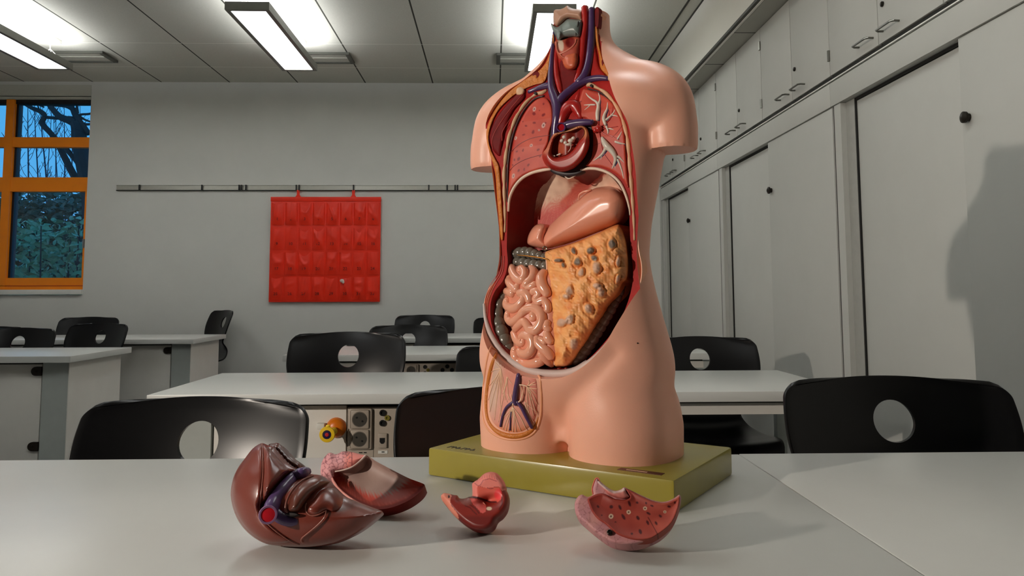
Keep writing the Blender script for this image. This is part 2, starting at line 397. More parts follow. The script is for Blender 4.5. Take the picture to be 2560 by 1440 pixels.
# ------------------------------------------------------------------ ceiling vents
M_vent = mat('vent frame', S(84, 84, 76), .5); M_ventp = mat('vent panel', S(190, 189, 178), .7)
fl = None
for xx, lab in ((-3.385, 'wide ceiling vent beside the left suspended light'), (-1.41, 'ceiling vent beside the middle suspended light'), (.28, 'ceiling vent beside the neck of the torso')):
    if fl is None:
        t = root('ceiling_vent', lab, 'vent', (0, 0, ZC))
        w, l = .235, .13
        b = B()
        for a in ((-w, -w+.03, -l, l), (w-.03, w, -l, l), (-w, w, -l, -l+.012), (-w, w, l-.012, l)): b.box(a[0], a[1], a[2], a[3], ZC-.02, ZC)
        b.put('vent_frame', M_vent, t)
        b = B()
        b.box(-w+.03, w-.03, -l+.012, l-.012, ZC-.006, ZC); b.box(-w+.03, w-.03, -.004, .004, ZC-.012, ZC-.006); b.put('vent_panel', M_ventp, t)
        fl = t; o = t
    else: o = copy_tree(fl)
    o.location = (xx, 6.25, ZC); relabel(o, lab, 'ceiling vents')
    if xx < -2: o.scale = (1.05, 1, 1)

# ------------------------------------------------------------------ cupboards along the right wall
M_han = mat('handle metal', S(120, 120, 114), .3, .85); M_lock = mat('dark lock', S(36, 32, 26), .35, .5)
M_beige = mat('post laminate', S(158, 158, 152), .55)
pitch = .888
def place_labels(k): return ['farthest, in the back corner', 'second from the back wall', 'third from the back wall', 'fourth from the back wall', 'fifth from the back wall, nearly overhead'][k]
def upper():
    t = root('wall_cupboard', 'x', 'cupboard', (XC, 0, 2.03))
    b = B(); b.box(XC+.022, XR-.005, .001, pitch-.001, 2.03, 2.575); b.put('carcass', M_lam, t)
    b = B(); b.box(XC+.014, XC+.0215, -.004, .004, 2.036, 2.572); b.box(XC+.014, XC+.0215, pitch/2-.004, pitch/2+.004, 2.036, 2.572); b.put('gap_strip', M_dark, t)  # dark strips added behind the door gaps to deepen their shade
    for i in (0, 1):
        ya = .003+i*pitch/2; yb = ya+pitch/2-.006
        d = B().box(XC, XC+.019, ya, yb, 2.036, 2.572, .0015).put('door', M_lam, t)
        yc_ = pitch/2 + (-.10 if i == 0 else .10)
        b = B()
        hz = 2.078
        b.tube([(XC, yc_-.06, hz), (XC-.022, yc_-.062, hz), (XC-.033, yc_-.052, hz), (XC-.033, yc_+.052, hz), (XC-.022, yc_+.062, hz), (XC, yc_+.06, hz)], .0045, 8)
        b.put('handle', M_han, d)
        if i == 0:
            b = B(); b.lathe([(0, 0), (.011, 0), (.011, .006), (.006, .009), (0, .009)], 14, frame_of((-1, 0, 0), (XC, pitch/2-.045, 2.187))); b.put('lock', M_lock, d)
        ye = .002 if i == 0 else pitch-.002
        for zz in (2.13, 2.47): B().tube([(XC-.004, ye, zz-.025), (XC-.004, ye, zz+.025)], .006, 8).put('hinge', M_han, d)
    return t
def lower():
    W = 2*pitch
    t = root('sliding_cupboard', 'x', 'cupboard', (XC, 0, 0))
    b = B(); b.box(XC+.07, XR-.005, .002, W-.002, .0, 2.0); b.put('carcass', M_lam, t)
    b = B(); b.box(XC-.004, XC+.065, 0.001, W-.001, 1.892, 2.0, .001); b.put('top_rail', M_lam, t)
    b = B(); b.box(XC-.006, XC+.06, 0.001, W-.001, 2.007, 2.012); b.put('ledge', M_white, t)
    b = B(); b.box(XC+.006, XC+.06, 0.001, W-.001, 2.0, 2.029); b.box(XC+.03, XC+.06, .001, W-.001, 1.88, 1.9); b.put('shadow_gap', M_dark, t)
    b = B(); b.box(XC+.002, XC+.065, W-.085, W-.022, .0, 1.89); b.put('side_post', M_lam, t)
    b = B(); b.box(XC+.026, XC+.065, W-.165, W-.085, .0, 1.89); b.put('side_filler', M_beige, t)
    b = B(); b.box(XC+.0035, XC+.065, W-.022, W-.012, 0, 1.89); b.box(XC+.028, XC+.05, W-.172, W-.165, 0, 1.89); b.put('brush_seal', M_dark, t)
    mid = .825
    d = B().box(XC+.004, XC+.022, .004, mid, .06, 1.889, .0015).put('door', M_lam, t)
    b = B(); b.lathe([(0, 0), (.013, 0), (.013, .008), (.019, .012), (.019, .02), (.008, .026), (0, .026)], 14, frame_of((-1, 0, 0), (XC+.004, mid-.036, 1.615))); b.put('lock_knob', M_lock, d)
    d = B().box(XC+.036, XC+.054, mid-.05, W-.17, .06, 1.878, .0015).put('door', M_lam, t)
    b = B(); b.box(XC+.01, XC+.065, .001, W-.001, 0, .055); b.put('plinth', M_dark, t)
    return t
U0 = upper(); ystart = 6.962
for k in range(7):
    o = U0 if k == 0 else copy_tree(U0)
    o.location = (XC, ystart-pitch*(k+1), 2.03)
    relabel(o, 'grey double-door wall cupboard ' + ['farthest along the right wall', 'second from the back wall', 'third from the back wall', 'fourth from the back wall', 'fifth from the back wall, with the large handles', 'nearest the viewer at the upper right', 'behind the viewer'][k], 'wall cupboards along the right wall')
L1 = lower()
for k in range(4):
    o = L1 if k == 0 else copy_tree(L1)
    o.location = (XC, ystart-2*pitch*(k+1), 0)
    relabel(o, 'grey sliding-door cupboard ' + ['in the far right corner of the room', 'in the middle of the right wall', 'nearest on the right, behind the front chair', 'beside the viewer'][k], 'sliding cupboards along the right wall')

b = B(); b.box(XC+.002, XC+.02, 6.964, YW, 0, 2.0); b.box(XC, XC+.02, 6.964, YW, 2.03, 2.577); b.put('trim_8', M_lam, structure=True)

# gridded chalkboard on the wall behind the viewer (its lines are mirrored in the left front chair)
k = N('gridded chalkboard'); g = k.n('ShaderNodeNewGeometry'); sx = k.n('ShaderNodeSeparateXYZ'); k.l(g.outputs['Position'], sx.inputs[0]); prev = None
for ax in (0, 2):
    md = k.n('ShaderNodeMath', operation='FLOORED_MODULO'); k.l(sx.outputs[ax], md.inputs[0]); md.inputs[1].default_value = .4
    lt = k.n('ShaderNodeMath', operation='LESS_THAN'); k.l(md.outputs[0], lt.inputs[0]); lt.inputs[1].default_value = .02
    if prev is None: prev = lt
    else:
        mx_ = k.n('ShaderNodeMath', operation='MAXIMUM'); k.l(prev.outputs[0], mx_.inputs[0]); k.l(lt.outputs[0], mx_.inputs[1]); prev = mx_
mx = k.n('ShaderNodeMix', data_type='RGBA'); k.l(prev.outputs[0], mx.inputs['Factor']); mx.inputs['A'].default_value = (*S(46, 54, 48), 1); mx.inputs['B'].default_value = (*S(214, 196, 190), 1)
k.l(mx.outputs['Result'], k.b.inputs['Base Color']); k.b.inputs['Roughness'].default_value = .7
B().box(-4.2, 1.3, YF, YF+.03, .7, 2.9).put('trim_9', k.m, structure=True)
# ------------------------------------------------------------------ lab benches
TZ, TT, TD = .72, .034, .70
M_top = mat('white bench laminate', S(208, 209, 205), .3, var=.02, scale=7, spec=.45)
M_edge = mat('bench edge', S(205, 198, 194), .5, var=.03)
M_pan = mat('bench panel', S(234, 231, 224), .6, var=.03, scale=8)
M_pil = mat('bench pillar grey', S(184, 190, 186), .6, var=.04, scale=20)
M_lockb = mat('brown lock bracket', S(40, 32, 24), .45, .3)
M_und = mat('bench underside', S(70, 66, 60), .8)
M_sock = mat('socket beige', S(172, 160, 146), .5, var=.03)
M_sockd = mat('socket bore', S(62, 58, 50), .5)
M_yel = mat('yellow tap plastic', S(232, 190, 30), .4)
M_ora = mat('orange tap rosette', S(226, 120, 10), .35)
BX0, BX1, OX1 = -1.13, .50, 1.21
def bench_common(t, x0, x1):
    b = B(); b.box(x0, x1, 0, TD, TZ-TT, TZ, .002); b.put('tabletop', M_top, t)
def bench(mirror=False, sockets=True, x0=BX0, x1=BX1, name='lab_bench'):
    """work bench: slab, end pillars, service panels with lock brackets, sockets and gas tap on the viewer's side"""
    t = root(name, 'x', 'bench', (0, 0, 0))
    bench_common(t, x0, x1)
    ends = ((x0+.045, x0+.185, 1), (x1-.185, x1-.045, -1))
    for (a, c, sg) in ends:
        b = B(); b.box(a, c, .075, TD-.05, 0, TZ-TT); b.put('end_pillar', M_pil, t)
        xe = a-.004 if sg == 1 else c
        b = B(); b.box(xe, xe+.004, .07, TD-.05, .02, TZ-TT-.002); b.put('end_panel', M_pan, t)
        b = B(); bx = c+.004 if sg == 1 else a-.004-.05
        for zz in (.635, .235):
            pts = [(bx, zz-.024), (bx, zz+.024)] if sg == 1 else [(bx+.05, zz-.024), (bx+.05, zz+.024)]
            cx = bx+.03 if sg == 1 else bx+.02
            arc = [(cx+sg*.024*math.cos(q), zz+.024*math.sin(q)) for q in np.linspace(PI/2, -PI/2, 9)]
            b.prism(pts+arc, 1, .066, .079); b.lathe([(.007, 0), (.007, .004), (0, .004)], 10, frame_of((0, -1, 0), (cx, .066, zz)))
        b.put('lock_bracket', M_lockb, t)
    xa, xb = ends[0][1]+.008, ends[1][0]-.008
    sx0, sx1 = -.489, -.10
    spans = [(xa, sx0-.006), (sx1+.006, xb)] if sockets else [(xa, xb)]
    for (a, c) in spans: B().box(a, c, .08, .1, .14, TZ-TT-.014, .002).put('front_panel', M_pan, t)
    b = B(); b.box(xa-.008, xb+.008, .1, .12, .06, TZ-TT); b.box(xa, xb, .075, .1, TZ-TT-.012, TZ-TT); b.put('panel_backing', M_und, t)
    b = B(); b.box(x0+.06, x1-.06, .12, .17, 0, .06); b.put('plinth', M_dark, t)
    if sockets:
        p = B().box(sx0, sx1, .07, .1, .3, TZ-TT-.02, .002).put('service_panel', M_sock, t)
        bz0, bz1, bx0, bx1 = .527, .664, sx0+.003, sx0+.084
        b = B(); b.box(bx0, bx1, .058, .072, bz0, bz1, .008); f_ = b.put('double_socket', M_sock, p)
        for zc in (bz0+.037, bz1-.035):
            xc_ = (bx0+bx1)/2; b = B(); b.box(xc_-.031, xc_+.031, .053, .06, zc-.031, zc+.031, .006)
            s1 = b.put('socket_insert', M_sock, f_)
            b = B(); b.lathe([(.0255, .0005), (.0235, -.0), (.0235, .0012), (0, .0012)], 28, frame_of((0, -1, 0), (xc_, .0532, zc))); s2 = b.put('socket_bore', M_sockd, s1)
            b = B()
            for dx in (-.0095, .0095): b.lathe([(.0032, 0), (.0032, .001), (0, .001)], 10, frame_of((0, -1, 0), (xc_+dx, .052, zc-.006*dx/.0095)))
            b.put('pin_hole', M_blk, s1)
        x2 = sx0+.118
        b = B()
        for zz in (.648, .614): b.lathe([(.0105, 0), (.0105, .006), (.006, .006), (.006, .002), (0, .002)], 18, frame_of((0, -1, 0), (x2, .07, zz)))
        b.put('banana_jack', M_blk, p)
        b = B(); b.lathe([(.009, 0), (.009, .005), (.004, .005), (.004, .002), (0, .002)], 16, frame_of((0, -1, 0), (x2+.016, .07, .631))); b.put('earth_jack', mat('olive jack', S(128, 118, 40), .4), p)
        b = B(); b.box(x2-.014, x2+.016, .062, .07, .532, .581, .004); q = b.put('network_socket', M_sock, p)
        b = B(); b.prism([(x2-.008, .566), (x2+.009, .566), (x2+.009, .553), (x2+.004, .547), (x2-.003, .547), (x2-.008, .553)], 1, .0605, .063); b.put('network_port', M_blk, q)
        b = B(); b.box(x2-.014, x2+.018, .0685, .07, .513, .523); b.put('paper_label', M_white, p)
        b = B(); b.box(x2-.002, x2+.008, .068, .069, .517, .52); b.box(sx0+.04, sx0+.052, .069, .07, .515, .518); b.box(sx0+.056, sx0+.066, .069, .07, .515, .518); b.put('label_print', M_dark, p)
        b = B(); b.box(sx0+.088, sx0+.0893, .0695, .071, .31, .66); b.put('panel_joint', M_sockd, p)
        b = B()
        for i in range(2):
            for dx in (-.026, 0, .026): b.lathe([(.0115, 0), (.0115, .003), (0, .003)], 14, frame_of((0, -1, 0), (sx0+.24+dx+.0, .07, .63-.05*i+(.02 if dx == 0 else 0))))
        b.put('jack_row', M_blk, p)
        # gas tap: orange rosette, yellow ring handle with dark eye
        gx, gz = sx0-.039, .598
        b = B(); b.lathe([(.0, .026), (.015, .025), (.027, .018), (.0325, .008), (.034, 0)], 28, frame_of((0, -1, 0), (gx, .08, gz))); g_ = b.put('gas_tap', M_ora, t)
        b = B(); hx, hz = gx-.013, gz-.008
        b.tube([(gx, .05, gz-.004), (gx-.012, .02, gz-.012), (hx, .0, hz)], .012, 14); b.lathe([(.014, 0), (.0245, .0), (.026, .005), (.0245, .01), (.0145, .011), (.014, 0)], 28, frame_of((0, -1, 0), (hx, .004, hz)))
        b.sphere((hx+.002, -.002, hz+.026), (.008, .005, .006), 10); b.put('tap_handle', M_yel, g_)
        b = B(); b.lathe([(.0145, -.001), (.0145, .0095), (.01, .01), (0, .01)], 24, frame_of((0, -1, 0), (hx, .004, hz))); e_ = b.put('tap_eye', mat('dark violet ring', S(28, 14, 60), .4), g_)
        b = B(); b.lathe([(.006, 0), (.006, .0015), (0, .002)], 16, frame_of((0, -1, 0), (hx, -.006, hz))); b.put('tap_button', mat('red button', S(196, 36, 40), .4), g_)
        b = B(); b.box(hx-.048, hx-.022, .055, .075, hz+.006, hz+.026, .003); b.put('tap_lever', M_white, g_)
    return t
def desk():
    t = root('side_desk', 'x', 'desk', (0, 0, 0))
    bench_common(t, BX1+.002, OX1)
    b = B(); b.box(BX1+.05, OX1-.045, .06, .085, TZ-TT-.05, TZ-TT-.012); b.box(BX1+.05, OX1-.05, TD-.085, TD-.06, TZ-TT-.05, TZ-TT-.012)
    b.box(BX1+.05, BX1+.075, .06, TD-.06, TZ-TT-.05, TZ-TT-.012); b.box(OX1-.075, OX1-.05, .06, TD-.06, TZ-TT-.05, TZ-TT-.012); b.put('apron', M_pan, t)
    b = B(); b.box(BX1+.05, OX1-.05, .062, TD-.062, TZ-TT-.012, TZ-TT); b.put('spacer', M_und, t)
    for x in (BX1+.05, OX1-.045):
        for y in (.06, TD-.1): B().box(x, x+.04, y, y+.04, 0, TZ-TT-.012, .002).put('leg', M_pil, t)
    return t
rowsY = [.885, 2.575, 4.205, 5.74]
bn = bench(); dk = desk()
blab = ['white-topped bench in the foreground carrying the torso', 'white service bench with the yellow gas tap, second row', 'white service bench in the third row, left of the torso', 'white service bench in the last row before the back wall']
dlab = ['white desk in the foreground joined right of the torso bench', 'white open desk to the right of the torso, second row', 'white desk hidden behind the torso in the third row', 'white desk hidden behind the torso in the last row']
for i, y in enumerate(rowsY):
    o = bn if i == 0 else copy_tree(bn); o.location = (0, y, 0); relabel(o, blab[i], 'centre benches')
    o = dk if i == 0 else copy_tree(dk); o.location = (0, y+(.004 if i == 0 else 0), 0); relabel(o, dlab[i], 'side desks')
ln = bench(sockets=False, x0=-4.95, x1=-2.255)
for i, (y, x, lab) in enumerate([(4.205, 0, 'white panelled bench at the left edge, nearer of the two'), (5.74, .06, 'white panelled bench below the window, farther of the two')]):
    o = ln if i == 0 else copy_tree(ln); o.location = (x, y, 0); relabel(o, lab, 'left benches')

# ------------------------------------------------------------------ chairs: one black moulded shell with a round grip hole on a cantilever frame
M_shell = mat('black chair shell', S(10, 10, 12), .3, var=.1, scale=60, spec=.32)
M_chr = mat('chair tube', S(120, 122, 126), .3, .9)
def chair_shell():
    P = [(-.235, .405, .195), (-.225, .432, .2), (-.19, .446, .205), (-.10, .44, .212), (.02, .43, .212), (.11, .432, .205), (.165, .445, .19), (.195, .48, .17), (.20, .53, .162), (.196, .575, .175), (.197, .61, .208), (.204, .65, .236), (.216, .70, .25), (.232, .75, .253), (.252, .80, .25), (.262, .822, .247), (.27, .838, .244)]
    Q = crv(P, 5); Q = np.vstack([resample(Q[Q[:, 1] < .80], .0125, closed=False), resample(Q[Q[:, 1] >= .80], .005, closed=False)]) if True else Q
    b = B(); rows = []; M = 30; zt = Q[-1, 1]; r = .036
    for (y, z, w) in Q:
        k = min(1, max(0, (z-.5)/.12)); k = k*k*(3-2*k)
        if z > zt-r: w = w - r + math.sqrt(max(0, r*r-(z-(zt-r))**2)) if z < zt-1e-4 else w-r
        kb = min(1, max(0, (z-.575)/.02))
        row = []
        for j in range(M+1):
            u = -1+2*j/M
            crown = -.009*u*u*max(0, min(1, (z-.70)/.12))
            row.append(b.bm.verts.new((w*u, y - k*.055*u*u + (1-k)*0, z+crown+(1-k)*.018*u*u)))
        rows.append(row)
    for A, Qr in zip(rows, rows[1:]):
        for j in range(M): b.bm.faces.new((A[j], A[j+1], Qr[j+1], Qr[j]))
    o = bpy.data.objects.new('tmp', b.mesh()); COL.objects.link(o)
    md = o.modifiers.new('s', 'SOLIDIFY'); md.thickness = .011; md.offset = 0
    c = B(); c.tube([(0, 0, .742), (0, .5, .742)], .0455, 40); co = put('cut', c.mesh(), None); 
    co.rotation_euler = (math.radians(0), 0, 0)
    bv = o.modifiers.new('v', 'BEVEL'); bv.width = .0035; bv.segments = 2; bv.limit_method = 'ANGLE'; bv.angle_limit = math.radians(50)
    bo = o.modifiers.new('b', 'BOOLEAN'); bo.object = co; bo.solver = 'EXACT'
    me = evaluated(o); kill(o, co); return me
def chair():
    t = root('school_chair', 'x', 'chair', (0, 0, 0))
    put('seat_shell', chair_shell(), M_shell, t, sharp=60)
    for s in (-1, 1):
        x = s*.17
        pts = crv([(x*.9, .10, .418), (x, -.06, .420), (x*1.05, -.17, .41), (x*1.08, -.215, .36), (x*1.12, -.21, .20), (x*1.15, -.205, .06), (x*1.15, -.17, .018), (x*1.15, -.1, .013), (x*1.15, .2, .013)], 5)
        B().tube(pts, .0125, 12).put('leg', M_chr, t)
    B().tube([(-.155, .09, .416), (.155, .09, .416)], .011, 10).put('crossbar', M_chr, t)
    b = B()
    for s in (-1, 1): b.box(s*.1955-.012, s*.1955+.012, .15, .2, 0, .02, .003)
    b.put('floor_glide', M_blk, t)
    return t
ch = chair()
chairs = [
 (-.646, 1.765, .818, -3, 'black chair in the left foreground, straight behind the liver model'),
 (.035, 1.78, .836, 4, 'black chair half hidden behind the torso, second in the front row'),
 (.925, 1.80, .852, -7, 'black chair at the right foreground, largest in view'),
 (-.628, 3.42, .882, 0, 'black chair behind the gas tap bench, second row, whole back in view'),
 (.095, 3.42, .823, 0, 'black chair cut off by the left side of the torso, behind the second bench'),
 (.925, 3.47, .853, 0, 'black chair right of the torso hip, in front of the grey cupboards'),
 (-.545, 5.05, .848, 2, 'black chair of the third row, overlapped by the chair behind the gas tap bench'),
 (-.575, 6.62, .87, 0, 'small black chair nearest the back wall under the right edge of the red pocket chart'),
 (.09, 6.62, .848, 0, 'black chair sliver beside the torso waist in the last row'),
 (-3.03, 5.05, .838, 0, 'black chair at the left edge behind the nearer left bench'),
 (-2.79, 5.62, .845, -16, 'black chair turned aside at the end of the nearer left bench'),
 (-3.385, 6.62, .862, 0, 'black chair straight below the window sill behind the farther left bench'),
 (-2.34, 6.86, .91, -50, 'black chair seen side on at the end of the farther left bench'),
 (-4.17, 6.62, .785, 0, 'black chair top just visible at the far left picture edge'),
]
for i, (x, y, zt, rz, lab) in enumerate(chairs):
    o = ch if i == 0 else copy_tree(ch)
    a = math.radians(rz)
    o.location = (x + .25*math.sin(a), y - .25*math.cos(a), 0); o.rotation_euler = (0, 0, a); o.scale = (1, 1, zt/.84)
    relabel(o, lab, 'black school chairs')

# ------------------------------------------------------------------ outside: bare trees and a hedge under a dusk sky
M_bark = mat('wet bark', S(34, 36, 40), .9, var=.3, scale=8, bump=.5, bscale=20)
M_twig = mat('twigs', S(46, 52, 74), .9, var=.2)
M_leaf = mat('laurel leaves', S(84, 136, 100), .35, var=.35, scale=3)
M_leafd = mat('dark leaves', S(54, 84, 68), .5, var=.4, scale=3)
M_soil = mat('soil', S(40, 40, 36), .95)
B().box(-12, 0, YW+.13, 24, -1.3, -1.2).put('ground', M_soil, structure=True)
def wpt(x, y, Y): return Vector(ony(x, y, Y))
def tree(name, label, cat, Y, branches, m, group=None):
    base = wpt(branches[0][0][0], branches[0][0][1], Y); 
    t = root(name, label, cat, (base.x, base.y, -1.2), group=group)
    for i, br in enumerate(branches):
        pts = crv([(q[0], q[1], q[2], (q[3] if len(q) > 3 else 0)) for q in br], 5)
        w = [wpt(q[0], q[1], Y+q[3]) for q in pts]; r = [max(.004, abs(q[2])*(Y+q[3])/FPX) for q in pts]
        if i == 0: w = [Vector((w[0].x+.1, w[0].y, -1.25))]+w; r = [r[0]*1.1]+r
        B().tube(w, r, 8).put('trunk' if i == 0 else 'branch', m, t)
    return t
tree('bare_tree', 'thick dark bare tree with forking limbs outside the upper window panes', 'tree', 10.5, [
 [(232, 560, 24), (226, 480, 22), (212, 420, 20), (200, 360, 19), (196, 325, 17), (188, 306, 13)],
 [(196, 322, 13), (180, 300, 9), (160, 296, 5), (135, 295, 4), (117, 293, 4)],
 [(188, 308, 11), (170, 300, 9), (150, 292, 8), (133, 275, 7), (122, 258, 7), (112, 235, 6)],
 [(222, 335, 7), (205, 312, 8), (190, 292, 7), (180, 268, 6), (172, 240, 5)],
 [(200, 300, 6), (185, 278, 5), (165, 266, 4), (130, 262, 4), (100, 262, 3)],
 [(216, 486, 9, .2), (188, 444, 9, .2), (160, 390, 8, .2), (140, 350, 7, .2), (124, 330, 7, .2), (105, 308, 7, .2), (112, 290, 6, .2), (100, 278, 6, .2), (80, 270, 5, .2), (62, 258, 5, .2), (50, 245, 4, .2)],
 [(232, 470, 8), (215, 440, 8), (190, 402, 6), (165, 372, 6), (150, 350, 4)],
 [(190, 290, 4), (205, 286, 3), (222, 285, 3), (240, 280, 3)],
 [(196, 300, 4), (210, 310, 3.5), (228, 310, 3), (245, 305, 3)],
 [(190, 270, 4), (195, 283, 3), (190, 255, 3), (185, 240, 2)],
 [(188, 288, 3), (200, 292, 3), (214, 300, 2.5), (232, 306, 2)],
 [(110, 268, 2), (95, 262, 1.6), (86, 256, 1.4), (75, 258, 1.2)],
 [(97, 271, 1.8), (93, 262, 1.6), (82, 252, 1.3)]], M_bark)
sap = [(34, 30, 3.0), (68, 70, 3.4), (98, 86, 3.2), (124, 100, 3.6), (138, 140, 2.6), (165, 160, 2.8), (180, 182, 3), (205, 200, 2.6), (52, 44, 2.2), (110, 130, 2.2), (150, 132, 2)]
names_ = ['leftmost thin sapling seen through the window', 'thin upright sapling left of the window middle', 'slender sapling leaning left in the middle window pane', 'slender forked sapling in the middle of the window', 'thin sapling right of the window middle', 'thin sapling beside the lower limb of the dark tree', 'thin sapling in front of the dark trunk', 'rightmost thin sapling at the window edge', 'very thin sapling second from the left in the window', 'very thin leaning sapling crossing the forked one', 'very thin sapling leaning away from the dark tree']
for i, (xb, xt, w) in enumerate(sap):
    w *= .72; br = [[(xb, 640, w*.9), (xb*.6+xt*.4+rng.uniform(-3, 3), 460, w*.75), (xb*.2+xt*.8, 330, w*.5), (xt, 245, w*.25)]]
    for j in range(20):
        f_ = rng.uniform(.2, .97); y = 580-f_*330; x = xb+(xt-xb)*f_; sg = rng.choice([-1, 1]); L = rng.uniform(8, 34)
        br.append([(x, y, w*.24), (x+sg*L*.35, y-L*.5, w*.18), (x+sg*L*rng.uniform(.5, .9), y-L*rng.uniform(.8, 1.5), w*.1)])
    tree('sapling', names_[i], 'sapling', 12.9+.35*i, br, M_twig, 'saplings outside the window')
def shrub(name, label, cat, region, Y0, Y1, n, size, m):
    (x0, x1, ya, yb) = region; b = B()
    c = wpt((x0+x1)/2, yb, (Y0+Y1)/2)
    t = root(name, label, cat, (c.x, c.y, -1.2))
    for i in range(n):
        Y = rng.uniform(Y0, Y1); fy = rng.uniform(0, 1)**.8; p = wpt(rng.uniform(x0, x1), ya+(yb-ya)*fy, Y)
        a, q = rng.uniform(0, 2*PI), rng.uniform(-.9, .5); s_ = size*rng.uniform(.6, 1.3)
        d = Vector((math.cos(a)*math.cos(q), math.sin(a)*math.cos(q), math.sin(q))); sd = d.cross(Vector((rng.normal(), rng.normal(), rng.normal()))).normalized()*s_*.2; nn = d.cross(sd).normalized()*s_*.06
        b.poly([p, p+d*s_*.35+sd+nn, p+d*s_*.75+sd*.8, p+d*s_-nn, p+d*s_*.75-sd*.8, p+d*s_*.35-sd+nn])
    o = put('foliage', b.mesh(), m, t, smooth=False); o['kind'] = 'stuff'
    b = B()
    for i in range(14):
        x = rng.uniform(x0, x1); Y = rng.uniform(Y0, Y1); p = wpt(x, ya+20, Y); g = Vector((p.x+rng.uniform(-.15, .15), p.y, -1.2)); b.tube([g, (g+p)/2+Vector((.05, 0, 0)), p], [.02, .015, .006], 6)
    b.put('stem', M_bark, t)
    return t
shrub('dark_hedge', 'dense dark hedge filling the background of the lower window pane', 'hedge', (-120, 260, 470, 860), 11.2, 12.4, 9000, .15, M_leafd)
shrub('laurel_shrub', 'green broad-leaved shrub close outside the lower window pane', 'shrub', (20, 240, 545, 800), 8.6, 9.9, 1500, .12, M_leaf)
#shrub('tall_shrub', 'pale green tall shrub at the right edge of the lower window pane', 'shrub', (165, 235, 480, 640), 10.35, 10.9, 90, .2, mat('pale leaves', S(96, 140, 120), .35, var=.3, scale=3))
w = bpy.data.worlds.new('world'); scene.world = w; w.use_nodes = True
nt = w.node_tree; bg = nt.nodes['Background']
tc = nt.nodes.new('ShaderNodeTexCoord'); sx = nt.nodes.new('ShaderNodeSeparateXYZ'); rp = nt.nodes.new('ShaderNodeValToRGB')
nt.links.new(tc.outputs['Generated'], sx.inputs[0]); nt.links.new(sx.outputs[2], rp.inputs[0]); nt.links.new(rp.outputs[0], bg.inputs[0])
rp.color_ramp.elements[0].color = (.13, .50, 1, 1); rp.color_ramp.elements[1].color = (.07, .49, 1, 1); rp.color_ramp.elements[1].position = .35
bg.inputs[1].default_value = SKY
# ------------------------------------------------------------------ anatomical torso: local frame U (its left), W (its front), z up, O on the base
A_, B_, C_ = onz(1062, 1187, TZ), onz(1672, 1200, .769), onz(1842, 1188, TZ)
TO = np.array([(A_[0]+C_[0])/2, (A_[1]+C_[1])/2, .769])
ang = math.radians(-33.8)
TU = np.array([math.cos(ang), math.sin(ang), 0]); TN = np.array([math.sin(ang), -math.cos(ang), 0])
def l2w(P):
    P = np.asarray(P, float).reshape(-1, 3)
    return TO + P[:, :1]*TU + P[:, 1:2]*TN + P[:, 2:3]*np.array([0, 0, 1.])
def w2l(P):
    q = np.asarray(P, float).reshape(-1, 3)-TO
    return np.stack([q@TU, q@TN, q[:, 2]], 1)
SZ = [-.05, .10, .14, .20, .27, .34, .40, .48, .55, .60, .64, .68, .72, .76, .85]
SN = [.085, .085, .085, .080, .065, .053, .050, .053, .056, .050, .036, .022, .012, .006, .002]
def sn(z): return np.interp(z, SZ, SN)
def to_world(me):
    for v in me.vertices: v.co = Vector(l2w(tuple(v.co))[0])
    me.flip_normals(); return me
class SurfS:
    """the coronal cut through the torso: n = sn(z)"""
    nrm = TN
    def hit(s, P, h):
        r = rays(P); h = np.broadcast_to(np.asarray(h, float), (len(r),)); n = np.full(len(r), .05)
        for _ in range(14):
            k = (n-(CC-TO)@TN)/(r@TN); p = CC+r*k[:, None]; n = .5*n+.5*(sn(p[:, 2]-TO[2])+h)
        k = (n-(CC-TO)@TN)/(r@TN); return CC+r*k[:, None]
class SurfP:
    """plane through a point"""
    def __init__(s, p, n): s.p = np.asarray(p, float); s.nrm = np.asarray(n, float)/np.linalg.norm(n)
    def hit(s, P, h):
        r = rays(P); h = np.broadcast_to(np.asarray(h, float), (len(r),))
        k = ((s.p-CC)@s.nrm+h)/(r@s.nrm); return CC+r*k[:, None]
class SurfB:
    """the skin itself (ray cast on a finished body mesh), nudged outwards"""
    def __init__(s, bvh): s.b = bvh; s.nrm = TN
    def hit(s, P, h):
        r = rays(P); h = np.broadcast_to(np.asarray(h, float), (len(r),)); out = []; last = None
        for d, hh in zip(r, h):
            q = s.b.ray_cast(Vector(CC), Vector(d).normalized())
            p = np.array(q[0]) if q[0] is not None else last
            if p is None: p = CC+d*1.3
            last = p; dn = d/np.linalg.norm(d); out.append(p-dn*hh)
        return np.array(out)
CUT = SurfS()
def pxscale(p): return np.linalg.norm((p-CC)@CD)/FPX if p.ndim == 1 else ((p-CC)@CD)/FPX
def dome(w, hgt, p=2.): return lambda P, D: hgt*(1-(1-np.clip(D/w, 0, 1))**p)**(1/p)
def flat(hgt, w=2.): return dome(w, hgt)
def paint_mesh(me, cols):
    ca = me.color_attributes.new('Col', 'FLOAT_COLOR', 'POINT')
    c = np.ones((len(cols), 4), np.float32); c[:, :3] = cols; ca.data.foreach_set('color', c.ravel())
